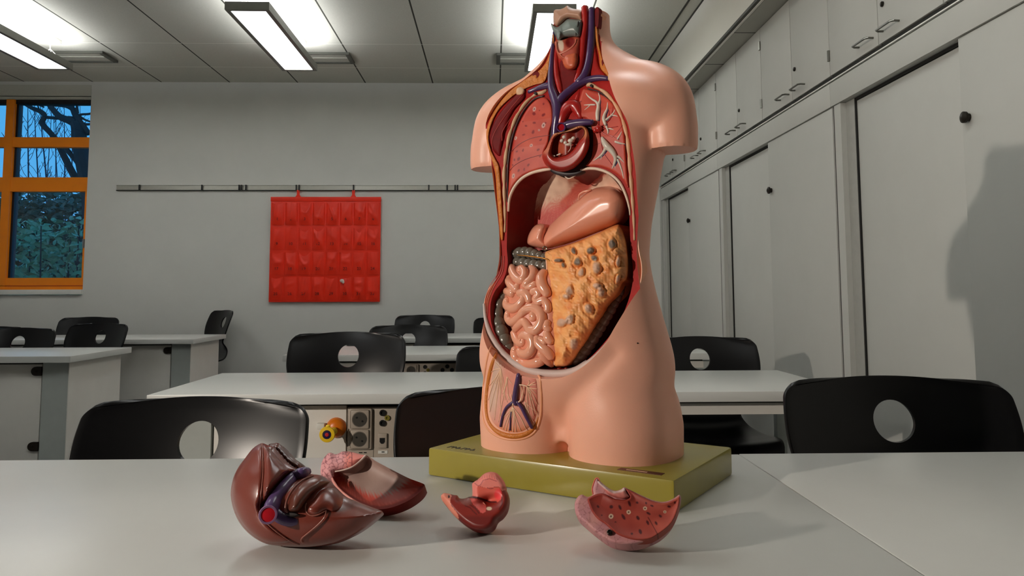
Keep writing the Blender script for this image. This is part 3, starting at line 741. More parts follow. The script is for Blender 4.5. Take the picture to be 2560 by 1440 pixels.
def relief(name, poly, surf, off, hf, material, parent, step=4., colf=None, skirt=.012, holes=(), back=None, smooth=True, closed_crv=True, label=None, sharp=None, raw=False):
    """a traced outline raised into a solid on a surface: height hf(P, distance to edge)"""
    loops = []
    for pl in (poly,)+tuple(holes):
        q = crv(pl, 6, closed=True) if closed_crv else np.array(pl, float)
        loops.append(resample(q, step))
    allb = np.vstack(loops)
    lo, hi = loops[0].min(0), loops[0].max(0)
    gx, gy = np.meshgrid(np.arange(lo[0], hi[0], step), np.arange(lo[1], hi[1], step*.866))
    gx = gx + (np.arange(gx.shape[0]) % 2)[:, None]*step/2
    G = np.stack([gx.ravel(), gy.ravel()], 1)
    ins = inside(G, loops[0])
    for h in loops[1:]: ins &= ~inside(G, h)
    G = G[ins]
    dg = np.min([bdist(G, l) for l in loops], 0) if len(G) else np.zeros(0)
    ringp = []; last = .55
    for od in (.75, 1.6):
        for l in loops:
            t_ = np.roll(l, -1, 0)-np.roll(l, 1, 0); n_ = np.stack([-t_[:, 1], t_[:, 0]], 1); n_ /= np.linalg.norm(n_, axis=1)[:, None]+1e-9
            for sg in (1, -1):
                c_ = l+n_*od*step*sg; k_ = inside(c_, loops[0])
                for h_ in loops[1:]: k_ &= ~inside(c_, h_)
                c_ = c_[k_]
                if len(c_):
                    d_ = np.min([bdist(c_, q_) for q_ in loops], 0); c_ = c_[d_ > od*step*.86]
                    if len(c_): ringp.append(c_)
    G = G[dg > step*2.2]; dg = dg[dg > step*2.2]
    if ringp:
        R_ = np.vstack(ringp); keep = []; 
        cell = {}
        for i_, q_ in enumerate(R_):
            ck = (int(q_[0]/(step*.5)), int(q_[1]/(step*.5)))
            if ck in cell: continue
            cell[ck] = 1; keep.append(i_)
        R_ = R_[keep]; G = np.vstack([R_, G]); dg = np.r_[np.min([bdist(R_, l) for l in loops], 0), dg]
    V = np.vstack([allb, G]); D = np.r_[np.zeros(len(allb)), dg]
    edges = []; o = 0
    for l in loops:
        edges += [(o+i, o+(i+1) % len(l)) for i in range(len(l))]; o += len(l)
    vo, _, fo, vorig, _, _ = delaunay_2d_cdt([Vector(v) for v in V], edges, [], 0, 1e-5)
    VV = np.array([tuple(v) for v in vo]); F = np.array([f for f in fo])
    src = [q[0] if q else -1 for q in vorig]
    DD = np.array([D[i] if i >= 0 else 0. for i in src])
    cen = VV[F].mean(1); ok = inside(cen, loops[0])
    for h in loops[1:]: ok &= ~inside(cen, h)
    F = F[ok]
    h = np.asarray(hf(VV, DD), float)
    W = surf.hit(VV, off+h)
    nv = len(VV)
    # boundary edges -> skirts
    from collections import Counter
    cnt = Counter(); dirn = {}
    for f in F:
        for a, b_ in ((f[0], f[1]), (f[1], f[2]), (f[2], f[0])):
            e = (min(a, b_), max(a, b_)); cnt[e] += 1; dirn[e] = (a, b_)
    be = [dirn[e] for e, c in cnt.items() if c == 1]
    faces = [tuple(int(i) for i in f) for f in F]; verts = [W]; cols = colf(VV, DD) if colf else None
    bv = sorted({i for e in be for i in e}); mp = {}
    if back is None:
        extra = W[bv] - surf.nrm*skirt
        for j, i in enumerate(bv): mp[i] = nv+j
        verts.append(extra); faces += [(int(a), int(mp[a]), int(mp[b_]), int(b_)) for a, b_ in be]
        if cols is not None: cols = np.vstack([cols, cols[bv]])
    else:
        base = surf.hit(VV, off+0*h); hb = np.asarray(back(VV, DD), float)
        bvs = set(bv); mp = {i: i for i in bv}; ex = []; exi = []
        for i in range(nv):
            if i not in bvs: mp[i] = nv+len(ex); ex.append(base[i]-surf.nrm*hb[i]); exi.append(i)
        verts.append(np.array(ex).reshape(-1, 3)); faces += [(int(mp[f[0]]), int(mp[f[2]]), int(mp[f[1]])) for f in F]
        if cols is not None: cols = np.vstack([cols, cols[exi]])
    Vt = np.vstack(verts)
    me = bpy.data.meshes.new(name); me.from_pydata([tuple(v) for v in Vt], [], faces); me.update()
    bm = bmesh.new(); bm.from_mesh(me); bmesh.ops.recalc_face_normals(bm, faces=bm.faces)
    if back is None:
        # make the front face the viewer
        q = sum((f.normal.dot(Vector(surf.nrm)) for f in bm.faces if len(f.verts) == 3), 0.)
        if q < 0: bmesh.ops.reverse_faces(bm, faces=bm.faces)
    bm.to_mesh(me); bm.free()
    if cols is not None: paint_mesh(me, cols)
    if raw: return me
    return put(name, me, material, parent, smooth=smooth, sharp=sharp or 50, label=label)
def ptube(name, path, surf, off, material, parent, seg=10, lift=.6, n=5, flat_=1., label=None, beads=None, raw=False, b=None):
    """tube along a traced path (x, y, radius in pixels)"""
    q = crv(path, n); 
    base = surf.hit(q[:, :2], off); sc = pxscale(base); rr = np.maximum(q[:, 2], .35)*sc
    if beads is not None:
        L = np.r_[0, np.cumsum(np.hypot(*np.diff(q[:, :2], axis=0).T))]; rr = rr*beads(L)
    ctr = surf.hit(q[:, :2], off+rr*lift)
    own = b is None; b = b or B()
    rs = list(rr); c = [tuple(p) for p in ctr]
    e0 = ctr[0]-(ctr[1]-ctr[0])/max(1e-9, np.linalg.norm(ctr[1]-ctr[0]))*rr[0]*.5; e1 = ctr[-1]-(ctr[-2]-ctr[-1])/max(1e-9, np.linalg.norm(ctr[-2]-ctr[-1]))*rr[-1]*.5
    b.tube([tuple(e0)]+c+[tuple(e1)], [rr[0]*.45]+rs+[rr[-1]*.45], seg)
    if own: return b.put(name, material, parent, label=label, sharp=70)
def noise2(P, s, seed=0):
    r = np.random.default_rng(seed); v = np.zeros(len(P))
    for k in range(9):
        a = r.uniform(0, 2*PI); f_ = s*r.uniform(.5, 1.7); ph = r.uniform(0, 2*PI); v += np.sin((P[:, 0]*math.cos(a)+P[:, 1]*math.sin(a))*f_+ph)
    return v/4.5
def ell(P, x, y, a, b_, rot=0.):
    dx, dy = P[:, 0]-x, P[:, 1]-y; c, s = math.cos(math.radians(rot)), math.sin(math.radians(rot))
    return np.hypot((dx*c+dy*s)/a, (-dx*s+dy*c)/b_)
def ss(e0, e1, x): t = np.clip((x-e0)/(e1-e0), 0, 1); return t*t*(3-2*t)
def mixc(a, b_, t): return np.asarray(a)[None]*(1-t[:, None])+np.asarray(b_)[None]*t[:, None] if np.ndim(a) == 1 else a*(1-t[:, None])+np.asarray(b_)[None]*t[:, None]

torso = root('anatomical_torso', 'open anatomical torso model with exposed organs on an olive base', 'anatomical model', (TO[0], TO[1], TZ))
M_skin = mat('torso skin', S(246, 182, 156), .40, var=.03, scale=6, spec=.45, bump=.06, bscale=300, sss=.12)
M_mus = mat('cut muscle red', S(168, 24, 18), .6, spec=.25, var=.14, scale=90, bump=.12, bscale=240)
M_musd = mat('dark muscle red', S(112, 10, 12), .6, spec=.2, var=.2, scale=70)
M_fat = mat('fat orange', S(208, 122, 44), .5, var=.14, scale=70, bump=.8, bscale=260)
M_lip = mat('skin cut edge', S(240, 168, 128), .4, var=.04)
M_bone = mat('rib cream', S(214, 170, 132), .45, var=.06, scale=60)
M_paint = mat('painted organ', None, .5, paint=True, var=.06, scale=50, spec=.35, bump=.05, bscale=220)
M_gloss = mat('glossy organ', None, .44, paint=True, var=.05, scale=40, spec=.4, coat=.05)
M_vein = mat('vein violet', S(74, 48, 92), .3, var=.1, scale=60, coat=.2)
M_art = mat('artery red', S(176, 34, 30), .3, var=.1, scale=60, coat=.2)
M_artd = mat('artery deep', S(128, 20, 22), .35, var=.1)
M_grey = mat('cartilage grey', S(120, 132, 128), .35, var=.08, scale=30)
M_colon = mat('colon grey', S(112, 106, 96), .25, var=.1, scale=60, coat=.3, bump=.1, bscale=300)
M_gut = mat('intestine pink', S(236, 166, 136), .2, var=.04, scale=30, spec=.6, coat=.4, sss=.1)
M_stom = mat('stomach pink', S(236, 156, 128), .3, var=.05, scale=25, spec=.5, coat=.2)
M_rim = mat('peritoneum grey white', S(206, 190, 184), .5, spec=.3, var=.04)
M_arch = mat('diaphragm rim white', S(232, 206, 184), .4, var=.04)
M_bron = mat('bronchi white', S(214, 204, 190), .35, var=.05)
M_bvein = mat('lung vein blue', S(66, 54, 92), .35)
M_nerve = mat('nerve cream', S(244, 204, 172), .4)
M_olive = mat('olive base lacquer', S(150, 138, 52), .3, var=.06, scale=9, spec=.5, coat=.15)
M_metal = mat('pin metal', S(150, 140, 120), .3, .9)
M_brass = mat('brass pin', S(150, 100, 40), .3, .8)
M_hole = mat('dark hole', S(24, 10, 8), .6)
M_inside = mat('cavity red', S(122, 14, 12), .4, var=.15, scale=20)

# base block
hu, hn = .233, .1465
bo = B(); bo.box(-hu, hu, -hn, hn, TZ-TO[2], 0, .005)
me = to_world(bo.mesh())
put('base', me, M_olive, torso, sharp=40)
def tplate(name, u0, u1, n0, n1, m_, parent, h=.0006):
    b = B(); b.box(u0, u1, n0, n1, 0, h); me = to_world(b.mesh())
    return put(name, me, m_, parent, smooth=False)
lt = B(); x = -.205
for i, wd in enumerate((.008, .007, .009, .007, .010, .008)):
    lt.box(x, x+wd*.3, .114, .128, 0, .0006); lt.box(x, x+wd*.85, .114+.004*(i % 3), .118+.004*(i % 3), 0, .0006); x += wd+.002
me = to_world(lt.mesh())
put('base_lettering', me, M_blk, torso, smooth=False, label='small black lettering')
pl = tplate('maker_plate', .132, .205, .112, .128, mat('brown plate', S(84, 44, 28), .4, .3), torso)
tplate('plate_print', .145, .18, .119, .123, mat('plate print', S(190, 150, 120), .4), pl, .001)

# ---- body skin: lofted trunk, thighs, shoulders -> one remeshed surface
def ring(cu, cn, a, b_, z, e, k=56):
    out = []
    for i in range(k):
        t = 2*PI*i/k; c, s = math.cos(t), math.sin(t)
        out.append((cu+a*math.copysign(abs(c)**(2/e), c), cn+b_*math.copysign(abs(s)**(2/e), s), z))
    return out
def loft(bm, rings):
    R = [[bm.verts.new(Vector(l2w(p)[0])) for p in r] for r in rings]; k = len(R[0])
    for A, Q in zip(R, R[1:]):
        for i in range(k): bm.faces.new((A[i], A[(i+1) % k], Q[(i+1) % k], Q[i]))
    bm.faces.new(R[0][::-1]); bm.faces.new(R[-1])
b = B()
tr = np.array(TRUNK)
zz = np.arange(tr[0, 0], tr[-1, 0]+.001, .01)
g = [np.interp(zz, tr[:, 0], tr[:, i]) for i in range(1, 6)]
for i in range(5):   # soften the profile
    for _ in range(2): g[i][1:-1] = (g[i][:-2]+2*g[i][1:-1]+g[i][2:])/4
loft(b.bm, [ring(g[4][i], g[2][i], g[0][i], g[1][i], z, g[3][i]) for i, z in enumerate(zz)])
for s in (-1, 1):
    th = np.array(THIGH); 
    loft(b.bm, [ring(s*r[1], r[4], r[2], r[3], r[0], 2.25) for r in th])
for arm in ARMS:
    P = crv(arm, 6)
    b.tube([tuple(l2w(p[:3])[0]) for p in P], [p[3] for p in P], 20)
bmesh.ops.recalc_face_normals(b.bm, faces=b.bm.faces)
body = put('skin_body', b.mesh(), None)
rm = body.modifiers.new('r', 'REMESH'); rm.mode = 'VOXEL'; rm.voxel_size = .0036
sm = body.modifiers.new('s', 'SMOOTH'); sm.factor = .5; sm.iterations = 13
me = evaluated(body); body.modifiers.clear(); old = body.data; body.data = me; bpy.data.meshes.remove(old)
# even out the joints between trunk, hips and thighs
nv_ = len(me.vertices); co = np.empty(nv_*3); me.vertices.foreach_get('co', co); co = co.reshape(-1, 3)
ed = np.empty(len(me.edges)*2, int); me.edges.foreach_get('vertices', ed); ed = ed.reshape(-1, 2)
zl = co[:, 2]-TO[2]; lu = np.abs((co-TO)@TU); wt = np.maximum(ss(.07, .12, zl)*ss(.36, .28, zl), .6*ss(.56, .60, zl)*ss(.72, .68, zl)*ss(.05, .09, lu))
dgr = np.bincount(ed.ravel(), minlength=nv_)[:, None]
for _ in range(70):
    ac = np.zeros_like(co); np.add.at(ac, ed[:, 0], co[ed[:, 1]]); np.add.at(ac, ed[:, 1], co[ed[:, 0]])
    co += (ac/np.maximum(dgr, 1)-co)*(.6*wt)[:, None]
# the crease between belly and left thigh
kk = (co-CC)@CD; PXY = np.stack([1280+FPX*((co-CC)@CU)/kk, PPY-FPX*((co-CC)@CV)/kk], 1); ln_ = (co-TO)@TN
dc = bdist(PXY, crv([(1530, 888), (1496, 925), (1462, 958), (1432, 992), (1412, 1030), (1404, 1062)], 6), False)
co -= TN*(((.0062*np.exp(-(dc/26)**2)) - .0025*np.exp(-((PXY[:, 0]-1520)/60)**2-((PXY[:, 1]-1040)/70)**2))*(ln_ > .02))[:, None]
me.vertices.foreach_set('co', co.ravel()); me.update()
for v in me.vertices:      # crisp flat ends on the arm stumps
    p = w2l(tuple(v.co))[0]
    if abs(p[0]) > .135 and STUMPZ-.006 < p[2] < STUMPZ+.004 and v.normal.z < -.5: v.co.z = TO[2]+STUMPZ-.002
# cutters ------------------------------------------------------------
def cutter_box(u0, u1, n0, n1, z0, z1):
    q = B(); q.box(u0, u1, n0, n1, z0, z1); me = to_world(q.mesh())
    return put('cut', me, None)
def cutter_poly(poly, depth_f, front, step=6.):
    q = resample(crv(poly, 6, closed=True), step); L = w2l(CUT.hit(q, 0.)); lp = L[:, [0, 2]]
    lo, hi = lp.min(0), lp.max(0); s_ = .006
    gx, gy = np.meshgrid(np.arange(lo[0], hi[0], s_), np.arange(lo[1], hi[1], s_)); G = np.stack([gx.ravel(), gy.ravel()], 1)
    G = G[inside(G, lp)]; dg = bdist(G, lp); G = G[dg > s_*.5]; dg = dg[dg > s_*.5]
    V = np.vstack([lp, G]); D = np.r_[np.zeros(len(lp)), dg]; n = len(lp)
    vo, _, fo, vor, _, _ = delaunay_2d_cdt([Vector(v) for v in V], [(i, (i+1) % n) for i in range(n)], [], 0, 1e-7)
    VV = np.array([tuple(v) for v in vo]); DD = np.array([D[q_[0]] if q_ else 0 for q_ in vor]); F = np.array([f for f in fo]); F = F[inside(VV[F].mean(1), lp)]
    bk = np.stack([VV[:, 0], sn(VV[:, 1])+depth_f(VV, DD), VV[:, 1]], 1); ft = np.stack([VV[:, 0], np.full(len(VV), front) if np.isscalar(front) else front(VV), VV[:, 1]], 1)
    k = len(VV); vs = np.vstack([l2w(bk), l2w(ft)])
    faces = [tuple(int(i) for i in f) for f in F]+[tuple(int(i)+k for i in f[::-1]) for f in F]
    for i in range(n): a, c = i, (i+1) % n; faces.append((a, c, c+k, a+k))
    me = bpy.data.meshes.new('cut'); me.from_pydata([tuple(v) for v in vs], [], faces)
    bm = bmesh.new(); bm.from_mesh(me); bmesh.ops.recalc_face_normals(bm, faces=bm.faces); bm.to_mesh(me); bm.free()
    return put('cut', me, None, smooth=False), lp
OUT = [(1502, 8), (1500, 60), (1504, 110), (1512, 150), (1528, 183), (1546, 218), (1562, 265), (1580, 310), (1590, 370), (1595, 430), (1596, 500), (1597, 560), (1600, 620), (1608, 665), (1605, 706), (1587, 755), (1562, 810), (1530, 866), (1484, 912), (1425, 940), (1360, 940), (1305, 925), (1258, 890), (1226, 845), (1208, 800), (1206, 765), (1216, 725), (1241, 690), (1252, 650), (1251, 600), (1246, 550), (1240, 490), (1234, 430), (1222, 385), (1213, 345), (1215, 312), (1236, 272), (1268, 232), (1310, 200), (1350, 170), (1372, 130), (1380, 90), (1386, 40), (1386, 8)]
INN = [(1270, 520), (1268, 570), (1267, 622), (1269, 660), (1258, 700), (1236, 730), (1226, 765), (1230, 815), (1252, 862), (1290, 900), (1335, 920), (1382, 927), (1428, 922), (1468, 900), (1508, 860), (1543, 812), (1566, 765), (1580, 715), (1582, 668), (1577, 625), (1574, 560), (1572, 505), (1556, 460), (1528, 434), (1492, 424), (1455, 428), (1425, 437), (1400, 430), (1368, 426), (1330, 433), (1300, 450), (1280, 480)]
c1, lpO = cutter_poly(OUT, lambda V, D: 0*D, .32)
c2, lpI = cutter_poly(INN, lambda V, D: -.072*np.sqrt(np.clip(1-(1-np.clip(D/.045, 0, 1))**2, 0, 1))-.004, lambda V: sn(V[:, 1])+.03)
cut = [c1, c2, cutter_box(-.4, .4, -.4, .4, -.3, 0.0), cutter_box(-.3, .3, -.3, .3, NECKZ, 1.1)]
for i, c in enumerate(cut):
    mo = body.modifiers.new('c%d' % i, 'BOOLEAN'); mo.object = c; mo.operation = 'DIFFERENCE'; mo.solver = 'EXACT'
me = evaluated(body); kill(body, *cut)
me.materials.clear()
for q in (M_skin, M_mus, M_inside): me.materials.append(q)
L = w2l(np.array([tuple(me.vertices[i].co) for i in range(len(me.vertices))])); 
fc = np.array([L[list(p.vertices)].mean(0) for p in me.polygons]); nr = np.array([tuple(p.normal) for p in me.polygons])@TN
uz = fc[:, [0, 2]]; s_ = sn(fc[:, 2])
inO = inside(uz, lpO); inI = inside(uz, lpI)
mi = np.zeros(len(fc), int)
mi[inO & (np.abs(fc[:, 1]-s_) < .0016) & (nr > .5)] = 1
mi[inI & (fc[:, 1] < s_-.0018) & (fc[:, 1] > s_-.085)] = 2
near = (bdist(uz, lpI) < .003) & (fc[:, 1] < s_-.001) & (fc[:, 1] > s_-.085); mi[near] = 2
for p, k_ in zip(me.polygons, mi): p.material_index = int(k_)
body = put('skin_body', me, None, torso, sharp=42)
BODY_BVH = BVHTree.FromPolygons([v.co for v in me.vertices], [tuple(p.vertices) for p in me.polygons])
# ------------------------------------------------------------------ groin window in the right thigh
GR = [(1226, 868), (1217, 905), (1211, 950), (1207, 1000), (1208, 1042), (1220, 1072), (1246, 1091), (1280, 1099), (1312, 1095), (1336, 1080), (1349, 1050), (1354, 1010), (1353, 970), (1347, 940), (1318, 930), (1285, 912), (1252, 884)]
SKS = SurfB(BODY_BVH)
def gcol(P, D):
    left = ss(1262, 1236, P[:, 0]+.12*(P[:, 1]-980)) ; c = np.tile(np.array(S(228, 152, 134)), (len(P), 1))
    c = mixc(c, S(206, 182, 164), .75*left*ss(1080, 1000, P[:, 1])); c = mixc(c, S(232, 140, 90), ss(1052, 1088, P[:, 1])); c = mixc(c, S(206, 104, 92), .6*ss(1318, 1348, P[:, 0]))
    return c
grp = crv(GR, 6, closed=True)
ptube('groin_lip', [(x, y, 3.4) for x, y in GR+GR[:1]], SKS, -.0015, M_lip, torso, 10, lift=.2, n=8)
ptube('groin_fat', [(1241, 884, 4), (1230, 915, 6), (1222, 955, 6.5), (1217, 1000, 6), (1219, 1040, 5.5), (1229, 1064, 5.5), (1250, 1082, 6.5), (1281, 1090, 7), (1311, 1086, 6.5), (1333, 1071, 5), (1344, 1046, 3.5), (1348, 1010, 2)], SKS, -.003, M_fat, torso, 12, lift=.3, n=8)
GIN = [(1240, 884), (1233, 915), (1226, 955), (1222, 1000), (1223, 1036), (1233, 1060), (1254, 1076), (1282, 1083), (1309, 1079), (1330, 1064), (1341, 1044), (1346, 1008), (1345, 968), (1339, 944), (1310, 936), (1278, 918), (1254, 898)]
relief('thigh_muscle', GIN, SKS, -.002, lambda P, D: .004*(1-(1-np.clip(D/14, 0, 1))**2)**.5, M_paint, torso, step=3., colf=gcol, skirt=.006)
OFG = .0025
b = B()
for pth in ([(1296, 936, 5), (1295, 950, 7), (1290, 975, 7), (1287, 1000, 7), (1290, 1012, 5)], [(1290, 1002, 4), (1276, 1010, 4), (1264, 1022, 3.6), (1256, 1042, 3.2), (1251, 1066, 3)], [(1292, 1004, 5), (1304, 1018, 5), (1314, 1038, 5), (1330, 1070, 4)], [(1278, 1030, 1.8), (1276, 1050, 1.8), (1275, 1076, 1.8)]):
    ptube('', pth, SKS, OFG, None, None, 8, b=b)
b.put('femoral_vein', M_vein, torso, sharp=70)
b = B()
for pth in ([(1290, 948, 2), (1286, 970, 1.6), (1286, 1000, 1.6), (1282, 1012, 2)], [(1290, 945, 2), (1296, 960, 1.6), (1308, 963, 1.8), (1318, 966, 1.6)], [(1300, 962, 1.2), (1304, 985, 1.2), (1302, 1000, 2), (1286, 1012, 1.4)], [(1309, 966, 1.2), (1307, 985, 1.2), (1302, 998, 1.2)]): ptube('', pth, SKS, OFG+.003, None, None, 6, b=b)
r_ = np.random.default_rng(3)
def fan(cx, cy, ends, r0=1.2):
    for (ex, ey) in ends:
        mx_, my_ = (cx+ex)/2+r_.uniform(-4, 4), (cy+ey)/2+r_.uniform(-3, 3)
        ptube('', [(cx, cy, r0), (mx_, my_, r0*.85), (ex, ey, r0*.6)], SKS, OFG-.0005, None, None, 5, n=4, b=b)
fan(1252, 922, [(1228, 930), (1222, 965), (1220, 1000), (1224, 1030), (1238, 960), (1240, 1010), (1236, 1050), (1250, 1000), (1252, 1040), (1262, 990), (1268, 1005), (1238, 905)])
fan(1268, 942, [(1256, 985), (1246, 1055), (1262, 1000), (1272, 1000), (1280, 960)])
fan(1282, 1018, [(1258, 1072), (1264, 1078), (1270, 1080), (1282, 1080), (1290, 1080), (1302, 1078), (1316, 1076), (1250, 1050), (1278, 985), (1268, 985), (1275, 1005)], 1.3)
fan(1318, 966, [(1338, 955), (1340, 962), (1342, 972), (1340, 985), (1322, 950), (1328, 1000), (1342, 1010), (1334, 1040), (1340, 1035), (1326, 1052)])
fan(1312, 1005, [(1336, 1060), (1330, 1062), (1342, 1030), (1322, 1058)], 1.)
b.put('nerves', M_nerve, torso, sharp=70)

# ------------------------------------------------------------------ cut face of the trunk: skin edge, fat, muscle, ribs
def inset(P, d):
    q = resample(crv(P, 6, closed=True), 6.); t = np.roll(q, -2, 0)-np.roll(q, 2, 0); nn = np.stack([-t[:, 1], t[:, 0]], 1); nn /= np.linalg.norm(nn, axis=1)[:, None]+1e-9
    dd = d(q) if callable(d) else d
    a = q+nn*np.reshape(dd, (-1, 1)); 
    return a if inside(a[:1], q)[0] else q-nn*np.reshape(dd, (-1, 1))
lip_in = inset(OUT, 5.)
lip_out = inset(OUT, -3.)
lo_, li_ = lip_out[lip_out[:, 1] > 30], lip_in[lip_in[:, 1] > 30]
relief('skin_edge', np.vstack([lo_, li_[::-1]]), CUT, -.002, lambda P, D: .0055*(1-(1-np.clip(D/4., 0, 1))**2)**.5, M_lip, torso, step=2.2, closed_crv=False, skirt=.022)
FATL = [(1381, 86), (1375, 130), (1356, 168), (1314, 198), (1272, 230), (1240, 270), (1220, 311), (1216, 345), (1224, 383), (1237, 428), (1242, 490), (1247, 548), (1252, 596), (1258, 596), (1257, 548), (1254, 500), (1251, 450), (1247, 415), (1238, 396), (1227, 372), (1222, 345), (1228, 313), (1247, 275), (1281, 242), (1306, 226), (1334, 214), (1362, 204), (1374, 165), (1383, 130), (1386, 92)]
relief('fat_layer', FATL, CUT, .0005, lambda P, D: .004*(1-(1-np.clip(D/3.5, 0, 1))**2)**.5*(1+.15*noise2(P, .3)), M_fat, torso, step=2.)
FATR = [(1492, 62), (1498, 110), (1508, 150), (1526, 186), (1546, 218), (1538, 222), (1528, 202), (1514, 186), (1501, 170), (1497, 138), (1489, 102), (1487, 68)]
relief('fat_layer', FATR, CUT, .0005, lambda P, D: .004*(1-(1-np.clip(D/3.5, 0, 1))**2)**.5, M_fat, torso, step=2.8)
for pl in ([(1331, 187), (1338, 179), (1348, 180), (1349, 188), (1341, 197), (1333, 196)], [(1503, 152), (1507, 148), (1510, 156), (1508, 166), (1504, 163)], [(1488, 22), (1498, 22), (1497, 62), (1492, 70), (1487, 58)]):
    relief('cut_muscle_end', pl, CUT, .0035, flat(.0012, 2), M_musd, torso, step=2.)
relief('clavicle_end', [(1289, 228), (1293, 219), (1303, 217), (1311, 223), (1310, 234), (1301, 239), (1292, 237)], CUT, .001, flat(.007, 7), M_bone, torso, step=2.)
relief('clavicle_end', [(1519, 186), (1524, 182), (1530, 190), (1529, 199), (1522, 202), (1518, 196)], CUT, .001, flat(.006, 6), M_bone, torso, step=2.)
# chest wall muscles with pale septa
relief('pectoral_muscle', [(1302, 228), (1266, 262), (1238, 300), (1224, 335), (1225, 360), (1236, 380), (1250, 390), (1255, 362), (1266, 315), (1284, 276), (1312, 244)], CUT, .0, flat(.006, 8), M_musd, torso, step=3.)
relief('neck_muscle', [(1484, 105), (1492, 132), (1498, 166), (1514, 186), (1512, 196), (1478, 192), (1476, 150)], CUT, .0, flat(.005, 8), M_mus, torso, step=3.)
b = B()
for pth in ([(1308, 234, .8), (1270, 280, .9), (1240, 325, .9), (1230, 352, .9), (1232, 372, .8)], [(1300, 262, .8), (1270, 305, .8), (1256, 330, .8), (1255, 352, .8)], [(1262, 352, .6), (1256, 372, .7), (1250, 400, .6)]): ptube('', pth, CUT, .006, None, None, 6, b=b)
b.put('muscle_septum', mat('muscle septum', S(196, 70, 60), .4), torso, sharp=70)
def rib(name, path, ph):
    return ptube(name, path, CUT, .0, M_bone, torso, 10, lift=.15, n=8, beads=lambda L: .52+.42*np.abs(np.sin(L/15.+ph))**.8)
rib('rib_row', [(1366, 226, 5), (1356, 232, 6), (1340, 236, 5), (1320, 252, 5.5), (1302, 275, 6), (1286, 305, 6), (1274, 340, 6), (1268, 370, 6), (1264, 400, 6.5), (1261, 430, 6.5), (1261, 470, 6), (1262, 510, 5), (1263, 550, 4), (1262, 580, 3)], .4)
rib('rib_row', [(1468, 214, 5), (1476, 212, 6), (1492, 219, 5), (1512, 231, 5.5), (1533, 254, 5.5), (1549, 282, 6), (1561, 315, 6), (1569, 350, 6), (1573, 390, 6), (1576, 430, 6), (1580, 480, 5.5), (1583, 520, 5), (1585, 560, 4), (1586, 600, 3)], .9)
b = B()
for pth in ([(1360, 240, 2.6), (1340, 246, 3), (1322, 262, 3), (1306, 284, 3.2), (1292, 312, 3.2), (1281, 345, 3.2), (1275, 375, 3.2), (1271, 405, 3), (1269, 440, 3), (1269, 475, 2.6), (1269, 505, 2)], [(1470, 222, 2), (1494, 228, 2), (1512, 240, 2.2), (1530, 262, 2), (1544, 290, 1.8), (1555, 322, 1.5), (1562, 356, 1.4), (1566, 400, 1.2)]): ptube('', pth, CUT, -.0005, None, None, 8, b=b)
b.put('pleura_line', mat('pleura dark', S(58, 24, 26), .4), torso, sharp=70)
for x, y in ((1338, 233), (1478, 214)):
    relief('rib_hole', [(x-4, y), (x, y-4), (x+4, y), (x, y+4)], CUT, .006, flat(.0005, 2), M_hole, torso, step=1.6)

# ------------------------------------------------------------------ lungs
def lungcol(dots, rings, fiss):
    def f(P, D):
        c = np.tile(np.array(S(208, 84, 62)), (len(P), 1)); c = mixc(c, S(188, 60, 46), .5+.5*noise2(P, .09, 4))
        for pth, w in fiss: d = bdist(P, np.array(pth, float), False); c = mixc(c, S(96, 16, 14), 1-ss(w*.5, w*1.3, d))
        for (x, y, a, b_, ro) in rings:
            e = ell(P, x, y, a, b_, ro); c = mixc(c, S(214, 170, 160), 1-ss(.9, 1.25, e)); c = mixc(c, S(120, 60, 60), 1-ss(.35, .6, e))
        for (x, y, a, b_, ro) in dots: c = mixc(c, S(134, 10, 12), 1-ss(.85, 1.25, ell(P, x, y, a, b_, ro)))
        return c
    return f
zr = lambda x, y: (1150+x/3.273, y/3.273)
d1 = [(*zr(x, y), a, b_, ro) for x, y, a, b_, ro in [(684, 850, 2, 3, 20), (605, 930, 4, 4, 0), (683, 940, 5, 3, -40), (700, 1005, 2, 2, 0), (515, 995, 1.6, 1.6, 0), (608, 1005, 4, 2.5, 0), (540, 1030, 3, 2, 0), (598, 1080, 3, 5, 20), (520, 1103, 4, 2, -20), (660, 1145, 4, 2, -40), (465, 1240, 3, 2, -30), (515, 1230, 2, 4, 20), (640, 1225, 4, 2.4, -40), (480, 1300, 3, 5, 30), (445, 1308, 2, 3, 0), (560, 1350, 4, 2.4, -50), (480, 1395, 4, 2, -60), (525, 1385, 2, 4, 10), (430, 1350, 2, 2, 0), (655, 1280, 3, 2, -40), (650, 905, 1.6, 1.6, 0)]]
ri1 = [(*zr(x, y), a, b_, ro) for x, y, a, b_, ro in [(608, 893, 3.4, 5.5, 15), (683, 1025, 4, 6.5, 20), (455, 1130, 3, 4.4, 20), (582, 1190, 3, 4, 40), (645, 1065, 2.4, 2, 0), (437, 1440, 3, 6, 15)]]
LU1 = [(1352, 244), (1330, 258), (1312, 282), (1297, 312), (1286, 345), (1279, 382), (1275, 420), (1271, 465), (1270, 498), (1280, 472), (1297, 448), (1326, 431), (1358, 422), (1378, 420), (1366, 408), (1360, 385), (1371, 356), (1375, 330), (1382, 302), (1380, 268), (1368, 246)]
relief('right_lung', LU1, CUT, -.0005, flat(.005, 5), M_paint, torso, step=1.8, colf=lungcol(d1, ri1, []))
LU2 = [(1460, 222), (1486, 229), (1511, 240), (1530, 256), (1545, 279), (1556, 306), (1562, 341), (1565, 388), (1568, 430), (1571, 470), (1556, 448), (1530, 428), (1500, 417), (1472, 416), (1462, 416), (1478, 392), (1482, 350), (1478, 318), (1466, 297), (1452, 292), (1446, 268), (1451, 240)]
relief('left_lung', LU2, CUT, -.0005, flat(.005, 5), M_paint, torso, step=1.8, colf=lungcol([(1452, 254, 2, 2, 0), (1510, 372, 2, 3, 0)], [], []))
